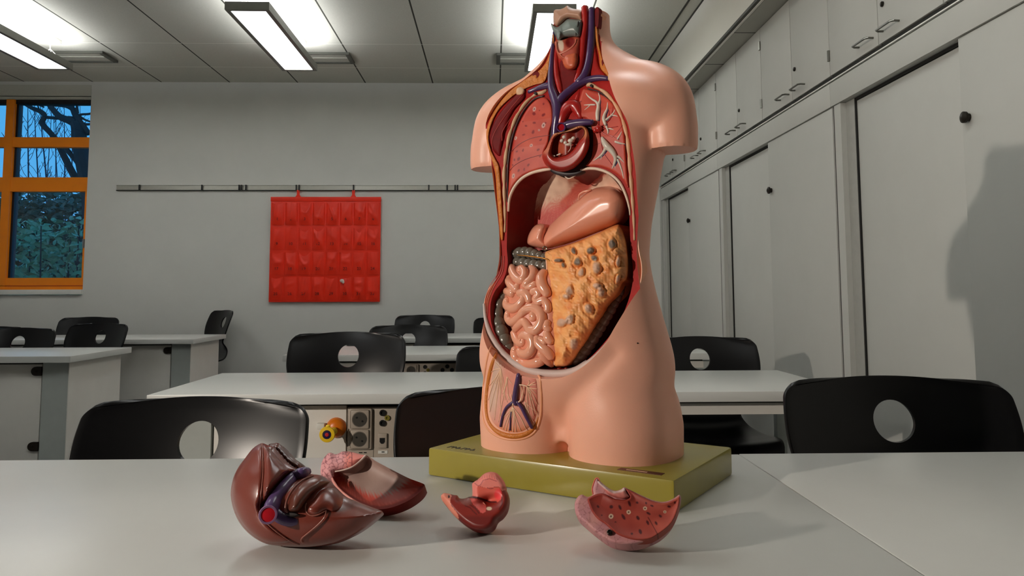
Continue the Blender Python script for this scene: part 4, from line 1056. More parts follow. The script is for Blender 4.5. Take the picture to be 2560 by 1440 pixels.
for pth in ([(1277, 380, .9), (1298, 361, 1), (1325, 347, 1), (1352, 341, 1), (1375, 338, .8)], [(1272, 428, .8), (1290, 411, .9), (1315, 398, .9), (1345, 389, .9), (1361, 385, .7)], [(1483, 366, .7), (1492, 361, .8), (1500, 358, .6)], [(1530, 344, .6), (1544, 330, .7), (1556, 313, .6)]): ptube('lung_fissure', pth, CUT, .0042, M_artd, torso, 6, lift=.2)
BT = [[(1494, 300, 4.5), (1494, 284, 5.5), (1496, 266, 4.5), (1491, 255, 3), (1480, 248, 2.4), (1470, 240, 1.8), (1465, 233, 1)], [(1495, 276, 3.4), (1498, 258, 3), (1500, 246, 2), (1496, 232, 1)], [(1488, 262, 2.2), (1476, 262, 2.2), (1460, 263, 1)], [(1476, 263, 1.8), (1468, 270, 1.4), (1460, 276, .8)],
      [(1514, 312, 4), (1510, 298, 5), (1512, 286, 4), (1518, 272, 2.6), (1519, 256, 1)], [(1515, 300, 3.2), (1526, 291, 2.8), (1534, 282, 2), (1538, 274, 1)], [(1530, 288, 2), (1538, 289, 1.6), (1546, 292, .8)],
      [(1516, 316, 3.4), (1520, 326, 2.6), (1520, 334, 2)], [(1519, 320, 2), (1527, 322, 2), (1535, 325, 1)],
      [(1505, 343, 3), (1510, 354, 7), (1518, 366, 9), (1527, 374, 8), (1536, 386, 6.5), (1539, 398, 5), (1535, 412, 3), (1530, 422, 1)], [(1516, 368, 5), (1508, 382, 3.6), (1498, 392, 2.6), (1482, 403, .9)], [(1504, 391, 1.6), (1502, 400, .9)],
      [(1537, 394, 4), (1546, 392, 3.4), (1553, 398, 2.4), (1560, 406, 1)], [(1544, 398, 3), (1550, 412, 2.6), (1556, 430, 2), (1559, 446, 1.2)], [(1536, 408, 2), (1539, 424, .8)], [(1538, 354, 3.2), (1550, 358, 2.6), (1562, 360, 1)], [(1544, 348, 2.6), (1550, 338, 2), (1555, 328, .9)]]
b = B(); b2 = B(); b3 = B()
for pth in BT:
    ptube('', pth, CUT, .0035, None, None, 8, b=b)
    ptube('', [(x+3.2, y+2.6, max(r*.8, .8)) for x, y, r in pth], CUT, .0025, None, None, 6, b=b2)
for pth in ([(1496, 320, 2), (1496, 300, 1.6), (1490, 275, 1)], [(1500, 318, 2), (1518, 305, 1.4), (1528, 292, .9), (1532, 268, .7)], [(1502, 322, 2.4), (1520, 320, 1.4), (1545, 316, .8)], [(1500, 326, 2), (1512, 335, 1.5), (1530, 340, .9), (1548, 350, .7)], [(1490, 250, 1), (1478, 246, .8)], [(1498, 330, 2), (1502, 350, 1.4), (1508, 380, 1), (1530, 412, .8)], [(1524, 300, 1), (1522, 275, .7)]): ptube('', pth, CUT, .0045, None, None, 6, b=b3)
b2.put('lung_veins', M_bvein, torso, sharp=70); b.put('bronchial_tree', M_bron, torso, sharp=70); 
L = CUT.hit(np.array([(1497, 322)]), .008)[0]; b3.sphere(tuple(L), .0065, 12); L = CUT.hit(np.array([(1489, 326)]), .008)[0]; b3.sphere(tuple(L), .0048, 12)
b3.put('lung_arteries', M_art, torso, sharp=70)

# ------------------------------------------------------------------ neck and great vessels
b = B()
for pth in ([(1386, 70, 3), (1383, 110, 5), (1380, 150, 7), (1378, 190, 9), (1380, 222, 11), (1388, 246, 13), (1394, 268, 14), (1394, 292, 13), (1390, 315, 11), (1386, 345, 8), (1380, 362, 5)],
            [(1378, 212, 9), (1360, 216, 8), (1342, 222, 6), (1322, 230, 5)], [(1393, 270, 11), (1404, 248, 12), (1424, 228, 11), (1448, 210, 10.5), (1474, 199, 9), (1500, 195, 8), (1522, 197, 6)],
            [(1480, 22, 8.5), (1480, 60, 9), (1478, 110, 10), (1473, 155, 11), (1463, 188, 12), (1446, 208, 11)]): ptube('', pth, CUT, -.002, None, None, 14, lift=.7, b=b)
b.put('great_veins', M_vein, torso, sharp=70)
b = B()
for pth in ([(1462, 18, 9), (1464, 60, 9), (1459, 100, 9), (1456, 140, 8), (1449, 180, 8), (1439, 206, 6)], [(1392, 110, 4), (1390, 150, 6), (1393, 190, 8), (1400, 220, 8), (1402, 236, 5)]): ptube('', pth, CUT, -.003, None, None, 12, b=b)
b.put('carotid_arteries', M_art, torso, sharp=70)
b = B()
for pth in ([(1404, 330, 8), (1404, 308, 13), (1412, 284, 15), (1424, 268, 17), (1438, 266, 16), (1448, 282, 12), (1454, 296, 9)], [(1424, 262, 6), (1428, 248, 4), (1427, 236, 2.6)], [(1440, 262, 8), (1446, 240, 7), (1450, 220, 5)]): ptube('', pth, CUT, -.006, None, None, 14, b=b)
b.put('aortic_arch', M_art, torso, sharp=70)
for i, (y, w) in enumerate(((186, 9), (193, 10), (200, 10), (207, 9), (214, 8))):
    ptube('trachea_ring', [(1426-w, y+1, 3), (1426-w*.4, y-1, 3.6), (1426+w*.4, y-1, 3.6), (1426+w, y+1, 3)], CUT, -.006, M_bron, torso, 8)
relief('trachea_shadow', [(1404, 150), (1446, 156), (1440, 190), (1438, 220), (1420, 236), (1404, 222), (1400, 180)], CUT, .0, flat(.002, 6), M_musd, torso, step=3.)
def lary(P, D):
    c = np.tile(np.array(S(196, 96, 72)), (len(P), 1)); c = mixc(c, S(170, 66, 50), .5+.5*noise2(P, .12, 8)); c = mixc(c, S(128, 24, 20), 1-ss(.8, 1.15, ell(P, 1426, 106, 13, 14, 0)))
    c = mixc(c, S(206, 180, 160), 1-ss(.8, 1.2, ell(P, 1402, 112, 7, 16, -8))); return c
relief('lower_larynx', [(1390, 100), (1448, 92), (1450, 125), (1444, 158), (1434, 172), (1416, 170), (1404, 152), (1396, 146), (1388, 120)], CUT, -.002, lambda P, D: dome(20, .016)(P, D)-.006*np.exp(-ell(P, 1426, 106, 12, 13)**2*1.5), M_paint, torso, step=2.6, colf=lary)
b = B()
for pth in ([(1391, 104, 2), (1392, 122, 2), (1398, 134, 2.4), (1412, 130, 2.6), (1428, 120, 2.4), (1438, 108, 2), (1440, 98, 1.6)], [(1398, 134, 2), (1406, 142, 1.6), (1414, 146, 1.4)]): ptube('', pth, CUT, .012, None, None, 8, b=b)
b.put('larynx_ligament', mat('salmon ligament', S(206, 112, 88), .35), torso, sharp=70)
relief('thyroid_lobe', [(1408, 142), (1418, 132), (1440, 130), (1446, 148), (1442, 166), (1430, 174), (1416, 172), (1408, 160)], CUT, .004, dome(16, .014), mat('thyroid orange', S(206, 98, 62), .4, var=.15, scale=120), torso, step=2.6)
THY = [(1377, 58), (1384, 62), (1394, 67), (1406, 58), (1420, 47), (1443, 48), (1456, 52), (1454, 78), (1450, 92), (1432, 93), (1412, 95), (1395, 101), (1388, 88), (1381, 74)]
relief('thyroid_cartilage', THY, CUT, .0, lambda P, D: dome(24, .02)(P, D)+.006*np.exp(-((P[:, 0]-1397-(P[:, 1]-70)*.05)/5)**2), M_grey, torso, step=2.4)
relief('hyoid_membrane', [(1385, 27), (1401, 23), (1411, 19), (1418, 14), (1424, 18), (1434, 22), (1456, 27), (1456, 54), (1443, 49), (1420, 47), (1406, 58), (1394, 67), (1384, 58)], CUT, -.004, dome(20, .016), mat('membrane beige', S(186, 140, 116), .45, var=.12, scale=40), torso, step=2.6)
b = B()
for pth in ([(1446, 54, 1.6), (1444, 66, 1.4), (1440, 78, 1.2), (1440, 90, 1)],): ptube('', pth, CUT, .016, None, None, 6, b=b)
b.put('larynx_seam', M_hole, torso, sharp=70)

# ------------------------------------------------------------------ heart, opened: wall, chambers, valves
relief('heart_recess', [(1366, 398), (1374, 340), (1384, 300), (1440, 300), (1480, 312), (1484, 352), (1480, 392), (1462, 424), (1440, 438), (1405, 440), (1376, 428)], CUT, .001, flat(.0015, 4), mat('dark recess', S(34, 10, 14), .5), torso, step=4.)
HO = [(1356, 384), (1358, 402), (1374, 421), (1404, 430), (1436, 420), (1462, 393), (1474, 362), (1472, 333), (1465, 318), (1450, 313), (1426, 322), (1402, 330), (1384, 334), (1374, 352), (1366, 370)]
HI = [(1380, 378), (1385, 352), (1397, 338), (1425, 330), (1448, 322), (1459, 324), (1459, 338), (1446, 354), (1434, 372), (1418, 385), (1394, 392), (1384, 388)]
def hcol(P, D):
    c = np.tile(np.array(S(164, 34, 22)), (len(P), 1)); c = mixc(c, S(214, 146, 96), ss(352, 330, P[:, 1])*.9); c = mixc(c, S(206, 128, 96), ss(1386, 1366, P[:, 0])*ss(395, 370, P[:, 1])*.8); c = mixc(c, S(126, 18, 14), ss(400, 425, P[:, 1])*.6); return c
relief('heart_wall', HO, CUT, .002, lambda P, D: .026*(1-(1-np.clip(D/13, 0, 1))**2.2)**.5, M_gloss, torso, step=1.7, holes=(HI,), colf=hcol, skirt=.03)
def hin(P, D):
    c = np.tile(np.array(S(142, 46, 34)), (len(P), 1)); c = mixc(c, S(104, 22, 20), ss(1425, 1450, P[:, 0])*.8); c = mixc(c, S(190, 88, 60), .8*(1-ss(.6, 1.1, ell(P, 1402, 372, 14, 16)))); return c
relief('heart_chamber', [(p[0]*1.0, p[1]) for p in crv(HI, 3, closed=True)], CUT, .005, lambda P, D: .006+.005*np.cos(P[:, 0]*.12), M_gloss, torso, step=2.6, colf=hin, closed_crv=False)
b = B()
for (x, y, a, c_) in ((1411, 343, 6, 5), (1405, 352, 5.5, 5), (1414, 357, 5.5, 5), (1428, 352, 9, 6), (1424, 362, 10, 4), (1434, 346, 6, 5)):
    p = CUT.hit(np.array([(x, y)]), .014)[0]; k_ = pxscale(p); b.sphere(tuple(p), (a*k_, a*k_, c_*k_), 12)
for pth in ([(1374, 386, 1.4), (1380, 389, 2), (1388, 390, 1.4)], [(1428, 362, 1.2), (1426, 372, 1), (1420, 380, .8)], [(1392, 388, 1.6), (1400, 385, 2), (1402, 384, 1.2)]): ptube('', pth, CUT, .016, None, None, 6, b=b)
b.put('heart_valve', mat('valve white', S(226, 214, 200), .35), torso, sharp=70)
ptube('pulmonary_artery', [(1404, 318, 9.5), (1420, 313, 10.5), (1440, 308, 10), (1462, 306, 9), (1482, 306, 7)], CUT, .008, M_vein, torso, 16)
p = CUT.hit(np.array([(1402, 318)]), .021)[0]
q = B(); q.lathe([(.0085, 0), (.0085, .004), (.0065, .004), (.006, .001), (0, .001)], 20, frame_of(tuple(CC-p), tuple(p))); q.put('artery_rim', mat('violet rim', S(96, 62, 116), .3), torso)
q = B(); q.lathe([(.0064, .002), (0, .0025)], 20, frame_of(tuple(CC-p), tuple(p))); q.put('artery_opening', mat('bright red disc', S(206, 24, 40), .3), torso)

# ------------------------------------------------------------------ diaphragm and the empty liver bed
ARL = [(1271, 528, 2.6), (1274, 496, 3.6), (1286, 468, 4), (1305, 446, 4), (1330, 432, 4), (1358, 425, 4.2), (1377, 423, 3)]
ARR = [(1452, 425, 3), (1475, 421, 4), (1500, 424, 4), (1526, 435, 4), (1549, 456, 4), (1564, 486, 3.6), (1573, 518, 2.6), (1575, 538, 1.6)]
ptube('diaphragm_rim', ARL, CUT, .0, M_arch, torso, 10, lift=.5); ptube('diaphragm_rim', ARR, CUT, .0, M_arch, torso, 10, lift=.5)
RIMP = np.array([(x, y) for x, y, r in ARL[3:]]+[(1400, 440), (1420, 446), (1436, 440)]+[(x, y) for x, y, r in ARR], float)
def dcol(P, D):
    x, y = P[:, 0], P[:, 1]
    a = np.arctan2(y-470, x-1392); st = np.sin(a*95)+.6*np.sin(a*57+2)
    c = np.tile(np.array(S(240, 208, 182)), (len(P), 1)); c = mixc(c, S(208, 164, 142), .35+.25*noise2(P, .2, 5))
    red = ss(500, 545, y+.25*(x-1330)+st*5)*ss(1470, 1430, x); 
    r2 = ss(.9, .5, ell(P, 1452, 470, 46, 24, -35)+.08*st); r2 = np.maximum(r2, ss(26, 10, np.abs((y-520)+(x-1400)*.9))*ss(1388, 1404, x))
    c = mixc(c, S(196, 58, 46), np.clip(np.maximum(red, .85*r2), 0, 1)); c = mixc(c, S(222, 120, 96), .35*np.clip(st, 0, 1)*np.maximum(red, r2)); return c
relief('diaphragm', [(1325, 440), (1350, 430), (1378, 427), (1400, 440), (1420, 446), (1436, 440), (1456, 430), (1500, 428), (1532, 446), (1556, 480), (1562, 520), (1520, 560), (1440, 600), (1370, 620), (1326, 622), (1322, 540)], CUT, -.006, lambda P, D: -.058*(1-(1-np.clip(bdist(P, RIMP, False)/85, 0, 1))**2)**.5, M_paint, torso, step=2.8, colf=dcol, skirt=.003)
b = B()
for pth in ([(1406, 430, 1.2), (1412, 440, 1.6), (1420, 446, 1.8), (1430, 444, 1.6), (1446, 434, 1.2)],): ptube('', pth, CUT, -.004, None, None, 6, b=b)
b.put('diaphragm_notch', M_arch, torso, sharp=70)

# ------------------------------------------------------------------ stomach and omentum
ST = [(1352, 600), (1360, 580), (1380, 558), (1416, 524), (1447, 498), (1472, 478), (1496, 468), (1528, 466), (1551, 478), (1564, 496), (1566, 520), (1559, 544), (1542, 561), (1499, 579), (1458, 595), (1416, 609), (1376, 621), (1356, 618)]
relief('stomach', ST, CUT, -.03, dome(46, .05), M_stom, torso, step=3., skirt=.02)
relief('pylorus', [(1318, 604), (1322, 586), (1334, 567), (1350, 559), (1364, 563), (1369, 578), (1366, 596), (1372, 612), (1362, 622), (1338, 618), (1322, 612)], CUT, -.028, dome(26, .034), M_stom, torso, step=2.6, skirt=.02)
ptube('oesophagus_end', [(1447, 500, 1.2), (1448, 488, 2.4), (1458, 480, 3), (1470, 477, 3.2), (1478, 474, 2)], CUT, -.012, M_stom, torso, 8)
ptube('omentum_seam', [(1338, 620, 1.2), (1361, 624, 1.6), (1400, 616, 1.8), (1442, 603, 1.8), (1500, 580, 1.6), (1546, 562, 1.2)], CUT, -.008, M_artd, torso, 8)
WH = [(1424, 728, 9, 15, -15), (1418, 742, 12, 7, 0), (1492, 668, 11, 16, 5), (1453, 682, 8, 13, 20), (1493, 716, 13, 9, 25), (1502, 732, 9, 11, 10), (1470, 772, 10, 13, -25), (1404, 806, 12, 10, 0), (1422, 800, 11, 14, 15), (1434, 860, 13, 14, 0), (1545, 655, 5, 12, 5), (1544, 698, 5, 10, 15)]
GY = [(1398, 651, 10, 5, 0), (1408, 664, 6, 8, -20), (1434, 628, 6, 9, -20), (1444, 655, 9, 11, 10), (1478, 626, 11, 9, 0), (1486, 644, 10, 8, 20), (1528, 610, 8, 17, 5)]
OM = [(1362, 634), (1375, 625), (1403, 617), (1442, 604), (1495, 582), (1540, 562), (1552, 567), (1561, 588), (1568, 618), (1571, 660), (1568, 696), (1556, 710), (1544, 736), (1519, 762), (1507, 784), (1488, 814), (1469, 848), (1450, 876), (1434, 899), (1418, 914), (1400, 916), (1385, 910), (1379, 853), (1374, 787), (1371, 708), (1367, 663)]
WOB = lambda P: .22*noise2(P, .22, 21)
def omh(P, D):
    h = .006*ss(0, 4, D)+dome(75, .036, 2.)(P, D); h = h + (.0030*noise2(P, .10, 2)+.0020*noise2(P, .26, 3)+.0010*noise2(P, .55, 9))*ss(0, 8, D)
    for (x, y, a, b_, ro) in WH+GY: e = ell(P, x, y, a*1.15, b_*1.15, ro)+WOB(P); h = h + .0055*np.clip(1-e**2, 0, 1)**.7 - .0018*np.exp(-((e-1.2)/.25)**2)
    return h
def omc(P, D):
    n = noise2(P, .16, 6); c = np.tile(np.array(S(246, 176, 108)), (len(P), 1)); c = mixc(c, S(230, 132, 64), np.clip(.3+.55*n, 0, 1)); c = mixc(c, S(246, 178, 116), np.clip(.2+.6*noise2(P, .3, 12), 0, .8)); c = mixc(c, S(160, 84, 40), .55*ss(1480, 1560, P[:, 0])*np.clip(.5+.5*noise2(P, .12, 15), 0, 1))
    for (x, y, a, b_, ro) in WH: c = mixc(c, S(206, 170, 150), (1-ss(.6, 1.15, ell(P, x, y, a, b_, ro)+WOB(P)))*.85)
    for (x, y, a, b_, ro) in GY: c = mixc(c, S(104, 98, 92), (1-ss(.7, 1.1, ell(P, x, y, a, b_, ro)+1.6*WOB(P)))*.92)
    return c
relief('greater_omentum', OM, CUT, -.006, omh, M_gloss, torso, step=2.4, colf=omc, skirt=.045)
p = CUT.hit(np.array([(1362, 621)]), .018)[0]; k_ = pxscale(p); mt = frame_of(tuple(CC-p), tuple(p))
q = B(); q.tube([tuple(mt @ Vector((4.6*k_*math.cos(t), 4.6*k_*math.sin(t), 0))) for t in np.linspace(0, 2*PI, 19)[:-1]], 1.6*k_, 8, closed=True); q.put('eyelet', M_metal, torso)
b = B(); ptube('', [(1291, 637, .9), (1320, 640, 1.6), (1350, 644, 1.8), (1366, 648, 1.8), (1386, 660, 1.2)], CUT, .018, None, None, 8, b=b); b.put('pin', M_brass, torso, sharp=70)
ptube('omentum_edge', [(1365, 640, 2), (1369, 690, 2.2), (1373, 760, 2.2), (1377, 820, 2), (1381, 880, 2), (1386, 912, 1.6)], CUT, -.001, mat('omentum edge', S(240, 190, 160), .3), torso, 8)

# ------------------------------------------------------------------ colon and small intestine
haus = lambda p_, ph=0: (lambda L: .8+.26*np.abs(np.sin(PI*L/p_+ph))**.6)
b = B()
ptube('', [(1276, 652, 9), (1284, 640, 13), (1300, 632, 14), (1322, 632, 14), (1346, 640, 13), (1372, 648, 12)], CUT, -.034, None, None, 18, n=14, beads=haus(13), b=b, lift=1.)
ptube('', [(1278, 656, 10), (1296, 656, 13), (1318, 660, 14), (1342, 664, 14), (1370, 668, 13)], CUT, -.030, None, None, 18, n=14, beads=haus(14, 1), b=b, lift=1.)
b.put('transverse_colon', M_colon, torso, sharp=80)
ptube('ascending_colon', [(1266, 728, 6), (1254, 746, 10), (1247, 768, 12), (1245, 790, 13), (1248, 814, 16), (1257, 838, 17), (1268, 862, 16), (1276, 874, 12)], CUT, -.030, M_colon, torso, 18, lift=.9, n=14, beads=haus(24))
ptube('descending_colon', [(1563, 706, 3), (1554, 730, 7), (1542, 752, 9), (1528, 776, 11), (1510, 805, 12.5), (1490, 836, 14), (1470, 866, 15), (1450, 893, 14), (1436, 908, 10)], CUT, -.026, M_colon, torso, 18, lift=.9, n=16, beads=haus(17))
zi = lambda x, y: (1220+x/4.365, 600+y/4.365)
SI = [(1276, 664), (1310, 662), (1345, 672), (1400, 676), (1412, 730), (1414, 800), (1416, 860), (1405, 908), (1366, 914), (1340, 920), (1308, 916), (1284, 896), (1282, 868), (1284, 840), (1276, 815), (1264, 790), (1260, 755), (1262, 725), (1270, 700), (1272, 680)]
M_gutb = mat('intestine folds', S(224, 142, 114), .35, var=.06)
relief('intestine_bed', SI, CUT, -.026, dome(48, .044), M_gutb, torso, step=4., skirt=.02)
COILS = [[(262, 292, 30), (268, 340, 40), (300, 400, 42), (350, 440, 42), (396, 412, 42), (398, 350, 40), (360, 310, 38), (350, 345, 26)], [(470, 300, 34), (500, 350, 42), (480, 420, 42), (430, 470, 42), (400, 505, 36)], [(420, 520, 34), (480, 505, 36), (520, 480, 34)], [(610, 360, 44), (580, 420, 50), (590, 490, 52), (630, 560, 48), (655, 600, 40)],
         [(235, 400, 38), (232, 450, 42), (262, 500, 42), (310, 540, 40), (330, 490, 32)], [(205, 560, 36), (240, 570, 42), (280, 585, 40)], [(215, 650, 38), (205, 705, 42), (250, 745, 44), (310, 735, 44), (360, 690, 42), (390, 640, 38), (370, 595, 30), (345, 610, 24)], [(335, 580, 34), (390, 575, 42), (440, 610, 44), (455, 670, 40)],
         [(480, 570, 36), (535, 560, 40), (555, 600, 38), (520, 640, 36), (550, 680, 40), (610, 660, 40), (650, 720, 40), (650, 780, 36)], [(225, 790, 36), (225, 850, 44), (265, 895, 44), (315, 865, 40), (345, 830, 36), (380, 790, 42), (440, 750, 46), (510, 745, 48), (570, 790, 50), (590, 860, 52), (570, 930, 52), (520, 985, 50), (460, 980, 46), (430, 930, 42), (390, 890, 40), (340, 930, 38), (300, 970, 36)],
         [(490, 800, 40), (500, 845, 40), (470, 860, 30)], [(285, 1000, 38), (300, 1050, 42), (330, 1110, 42), (380, 1120, 38), (390, 1085, 26)], [(360, 1060, 34), (400, 1035, 42), (460, 1060, 46), (490, 1120, 48), (480, 1190, 50), (430, 1240, 48), (370, 1240, 42), (340, 1205, 34)], [(300, 1180, 38), (295, 1240, 46), (330, 1310, 48), (400, 1350, 48), (480, 1345, 48), (550, 1330, 50), (600, 1310, 40)],
         [(535, 1060, 36), (545, 1120, 44), (590, 1170, 46), (650, 1220, 48), (695, 1275, 44)], [(560, 1230, 30), (610, 1270, 40), (660, 1320, 42), (700, 1350, 36)], [(640, 1010, 36), (655, 1070, 42), (690, 1120, 36)], [(650, 890, 36), (640, 950, 40), (670, 990, 32)], [(560, 1080, 34), (600, 1100, 36), (630, 1130, 34)]]
b = B()
wfun = dome(48, .044)
sib = resample(crv(SI, 6, closed=True), 6.)
class SurfGut:
    nrm = TN
    def hit(s, P, h):
        D = bdist(np.asarray(P, float), sib); D = np.where(inside(np.asarray(P, float), sib), D, 0); return CUT.hit(P, np.asarray(h)+wfun(P, D)-.026)
GUT = SurfGut()
for k_, pth in enumerate(COILS): ptube('', [(*zi(x, y), r*1.2/4.365) for x, y, r in pth], GUT, -.003, None, None, 14, lift=.36, n=6, b=b)
b.put('small_intestine', M_gut, torso, sharp=80)

# ------------------------------------------------------------------ rim of the abdominal wall
b = B()
RM = [(1210, 760), (1215, 800), (1230, 842), (1260, 886), (1304, 918), (1358, 933), (1420, 932), (1474, 908), (1516, 868), (1550, 818), (1574, 772), (1588, 745)]
rr_ = [3, 5, 7, 8.5, 9.5, 9.5, 9.5, 9.5, 9, 8, 6, 3]
ptube('', [(x, y, r) for (x, y), r in zip(RM, rr_)], CUT, .0, None, None, 14, lift=.28, n=8, b=b)
b.put('peritoneum_rim', M_rim, torso, sharp=70)
ptube('rim_fat_line', [(1212, 818, 1.5), (1226, 852, 2.2), (1256, 892, 2.4), (1304, 926, 2.6), (1360, 942, 2.8), (1424, 941, 2.8), (1482, 914, 2.6), (1526, 870, 2.4), (1560, 814, 2.2), (1586, 764, 1.2)], CUT, .001, M_fat, torso, 8, lift=.4)
ptube('inner_rim', [(1228, 800, 2), (1248, 850, 2.4), (1286, 896, 2.8), (1332, 920, 3), (1382, 927, 3), (1430, 922, 3), (1466, 902, 2.4)], CUT, -.008, mat('inner rim grey', S(170, 152, 150), .35), torso, 8)
b = B()
for x, y, a in ((1376, 916, 6), (1398, 920, 7), (1416, 922, 6)):
    p = CUT.hit(np.array([(x, y)]), -.02)[0]; b.sphere(tuple(p), a*pxscale(p), 12)
b.put('bladder_top', mat('bladder red', S(150, 50, 40), .35, var=.2, scale=90), torso, sharp=70)
for yy in range(3):
    ptube('wall_layer_line', [(1262-yy*5-2, 640, .7), (1256-yy*5, 680, .8), (1236-yy*6, 715, .8), (1221-yy*4, 750, .8), (1218-yy*3, 790, .8)], CUT, .0005, mat('layer line', S(206, 110, 96), .4), torso, 6)
relief('skin_mole', [(1592, 858), (1594, 856), (1597, 858), (1594, 860)], SKS, .0, flat(.001, 1), M_hole, torso, step=1.2)
# ------------------------------------------------------------------ loose organs lying on the bench
class SurfOver:
    def __init__(s, base, hf, loop): s.base, s.hf, s.loop, s.nrm = base, hf, loop, base.nrm
    def H(s, P):
        P = np.asarray(P, float); D = bdist(P, s.loop); D = np.where(inside(P, s.loop), D, 0); return s.hf(P, D)
    def hit(s, P, h): return s.base.hit(P, np.asarray(h)+s.H(P))
def grounded(poly, P0, nrm, hf, back, off=0., step=9.):
    """plane for a traced outline, moved along its normal until the solid just rests on the bench"""
    P0 = onz(P0[0], P0[1], TZ); nrm = np.asarray(nrm, float); nrm /= np.linalg.norm(nrm); lo, hi = -.15, .2
    for _ in range(11):
        md = (lo+hi)/2; sf = SurfP(P0+nrm*md, nrm); me = relief('t', poly, sf, off, hf, None, None, step=step, back=back, raw=True)
        z = min(v.co.z for v in me.vertices); bpy.data.meshes.remove(me)
        if z < TZ+.0005: lo = md
        else: hi = md
    return SurfP(P0+nrm*hi, nrm)
def cells(P, n, seed, lo, hi):
    r = np.random.default_rng(seed); sd = r.uniform(lo, hi, (n, 2)); d = np.sqrt(((P[:, None]-sd[None])**2).sum(2)); d.sort(1); return d[:, 1]-d[:, 0]
q5 = lambda L, *e: [(560+p[0]/4.5, 1080+p[1]/4.5, *[k/4.5 for k in p[2:]]) for p in L]
# ---- liver
LV = q5([(75, 700), (100, 530), (160, 400), (240, 290), (310, 200), (370, 150), (430, 125), (500, 150), (560, 165), (640, 250), (740, 360), (860, 430), (980, 470), (1100, 490), (1200, 560), (1280, 640), (1380, 730), (1520, 790), (1660, 845), (1785, 895), (1740, 965), (1600, 1080), (1450, 1170), (1250, 1250), (1000, 1290), (800, 1292), (600, 1280), (450, 1250), (300, 1160), (180, 1030), (105, 870)])
GRV = np.array(q5([(850, 440), (720, 530), (610, 640), (520, 760), (455, 830)]))
def lvh(P, D): return .05*(1-(1-np.clip(D/105, 0, 1))**2)**.5 - .03*np.exp(-(bdist(P, GRV, False)/11)**2)*ss(3, 22, D)
lvb = lambda P, D: .05*(1-(1-np.clip(D/110, 0, 1))**2)**.5
lvs = grounded(LV, (720, 1366), (-.12, -.90, .42), lvh, lvb)
t = root('liver_model', 'brown liver model with a violet vein and red disc on the white bench', 'organ model', tuple(onz(760, 1330, TZ)))
M_liv = mat('liver brown', S(124, 56, 44), .28, var=.08, scale=18, spec=.5, coat=.2)
M_livd = mat('liver dark brown', S(96, 50, 38), .3, var=.1, scale=18, spec=.5, coat=.15)
relief('liver_body', LV, lvs, 0, lvh, M_liv, t, step=3., back=lvb, sharp=70)
LO = SurfOver(lvs, lvh, resample(crv(LV, 6, closed=True), 5.))
relief('left_lobe', q5([(88, 700), (112, 540), (172, 410), (250, 300), (318, 212), (376, 165), (424, 145), (434, 300), (436, 450), (418, 700), (396, 860), (462, 1010), (590, 1130), (740, 1225), (600, 1255), (456, 1232), (310, 1145), (196, 1020), (122, 870)]), LO, -.001, dome(9, .006), M_liv, t, step=3., skirt=.008)
relief('caudate_ridge', q5([(436, 150), (500, 170), (600, 280), (700, 390), (735, 430), (660, 510), (570, 620), (490, 740), (440, 800), (432, 640), (446, 450), (444, 300)]), LO, -.002, dome(20, .016), M_liv, t, step=3., skirt=.01)
relief('back_flap', q5([(500, 140), (560, 126), (620, 130), (690, 200), (770, 285), (850, 338), (880, 395), (860, 440), (780, 420), (700, 370), (620, 280), (540, 190)]), LO, -.012, dome(16, .016), M_livd, t, step=3., skirt=.02)
relief('caudate_lobe', q5([(720, 885), (735, 760), (790, 650), (880, 560), (960, 510), (1030, 488), (1120, 500), (1195, 560), (1110, 610), (1000, 690), (920, 790), (860, 870), (800, 905)]), LO, -.002, dome(20, .018), M_livd, t, step=2.6, skirt=.01)
relief('quadrate_lobe', q5([(1080, 655), (1180, 625), (1260, 640), (1340, 730), (1320, 850), (1230, 900), (1150, 885), (1060, 935), (985, 940), (925, 890), (930, 820), (1000, 760)]), LO, -.002, dome(26, .010), M_liv, t, step=3., skirt=.008)
b = B()
ptube('', q5([(960, 440, 40), (900, 455, 60), (820, 490, 66), (720, 580, 70), (620, 700, 76), (550, 810, 84), (505, 930, 84)]), LO, .003, None, None, 16, b=b, lift=.75)
ptube('', q5([(540, 880, 70), (640, 960, 70), (740, 1000, 62), (830, 1000, 44)]), LO, -.006, None, None, 14, b=b, lift=.5)
b.put('vena_cava', mat('liver vein violet', S(88, 66, 112), .3, var=.1, scale=30, coat=.2), t, sharp=70)
ptube('caudate_edge', q5([(1000, 492, 10), (880, 545, 12), (780, 640, 13), (712, 760, 13), (690, 870, 12), (715, 905, 9)]), LO, .006, mat('liver edge', S(132, 82, 72), .3), t, 8)
p = LO.hit(np.array([(670, 1287)]), .021)[0]; a_ = CC-p; 
q = B(); q.lathe([(.0108, -.006), (.0112, 0), (.0106, .0018), (.0086, .0018), (.0082, .0005), (0, .0005)], 28, frame_of(tuple(a_+np.array([0, 0, -.1])), tuple(p))); q.put('vein_collar', mat('pale violet collar', S(150, 112, 150), .35), t)
q = B(); q.lathe([(.0083, .001), (.006, .0014), (0, .0016)], 28, frame_of(tuple(a_+np.array([0, 0, -.1])), tuple(p))); q.put('vein_opening', mat('vivid red disc', S(226, 32, 48), .35), t, label='vivid red disc')
relief('duct_hole', q5([(690, 925), (730, 905), (790, 908), (835, 925), (800, 945), (735, 948)]), LO, .006, flat(.001, 2), M_hole, t, step=2.)
b = B()
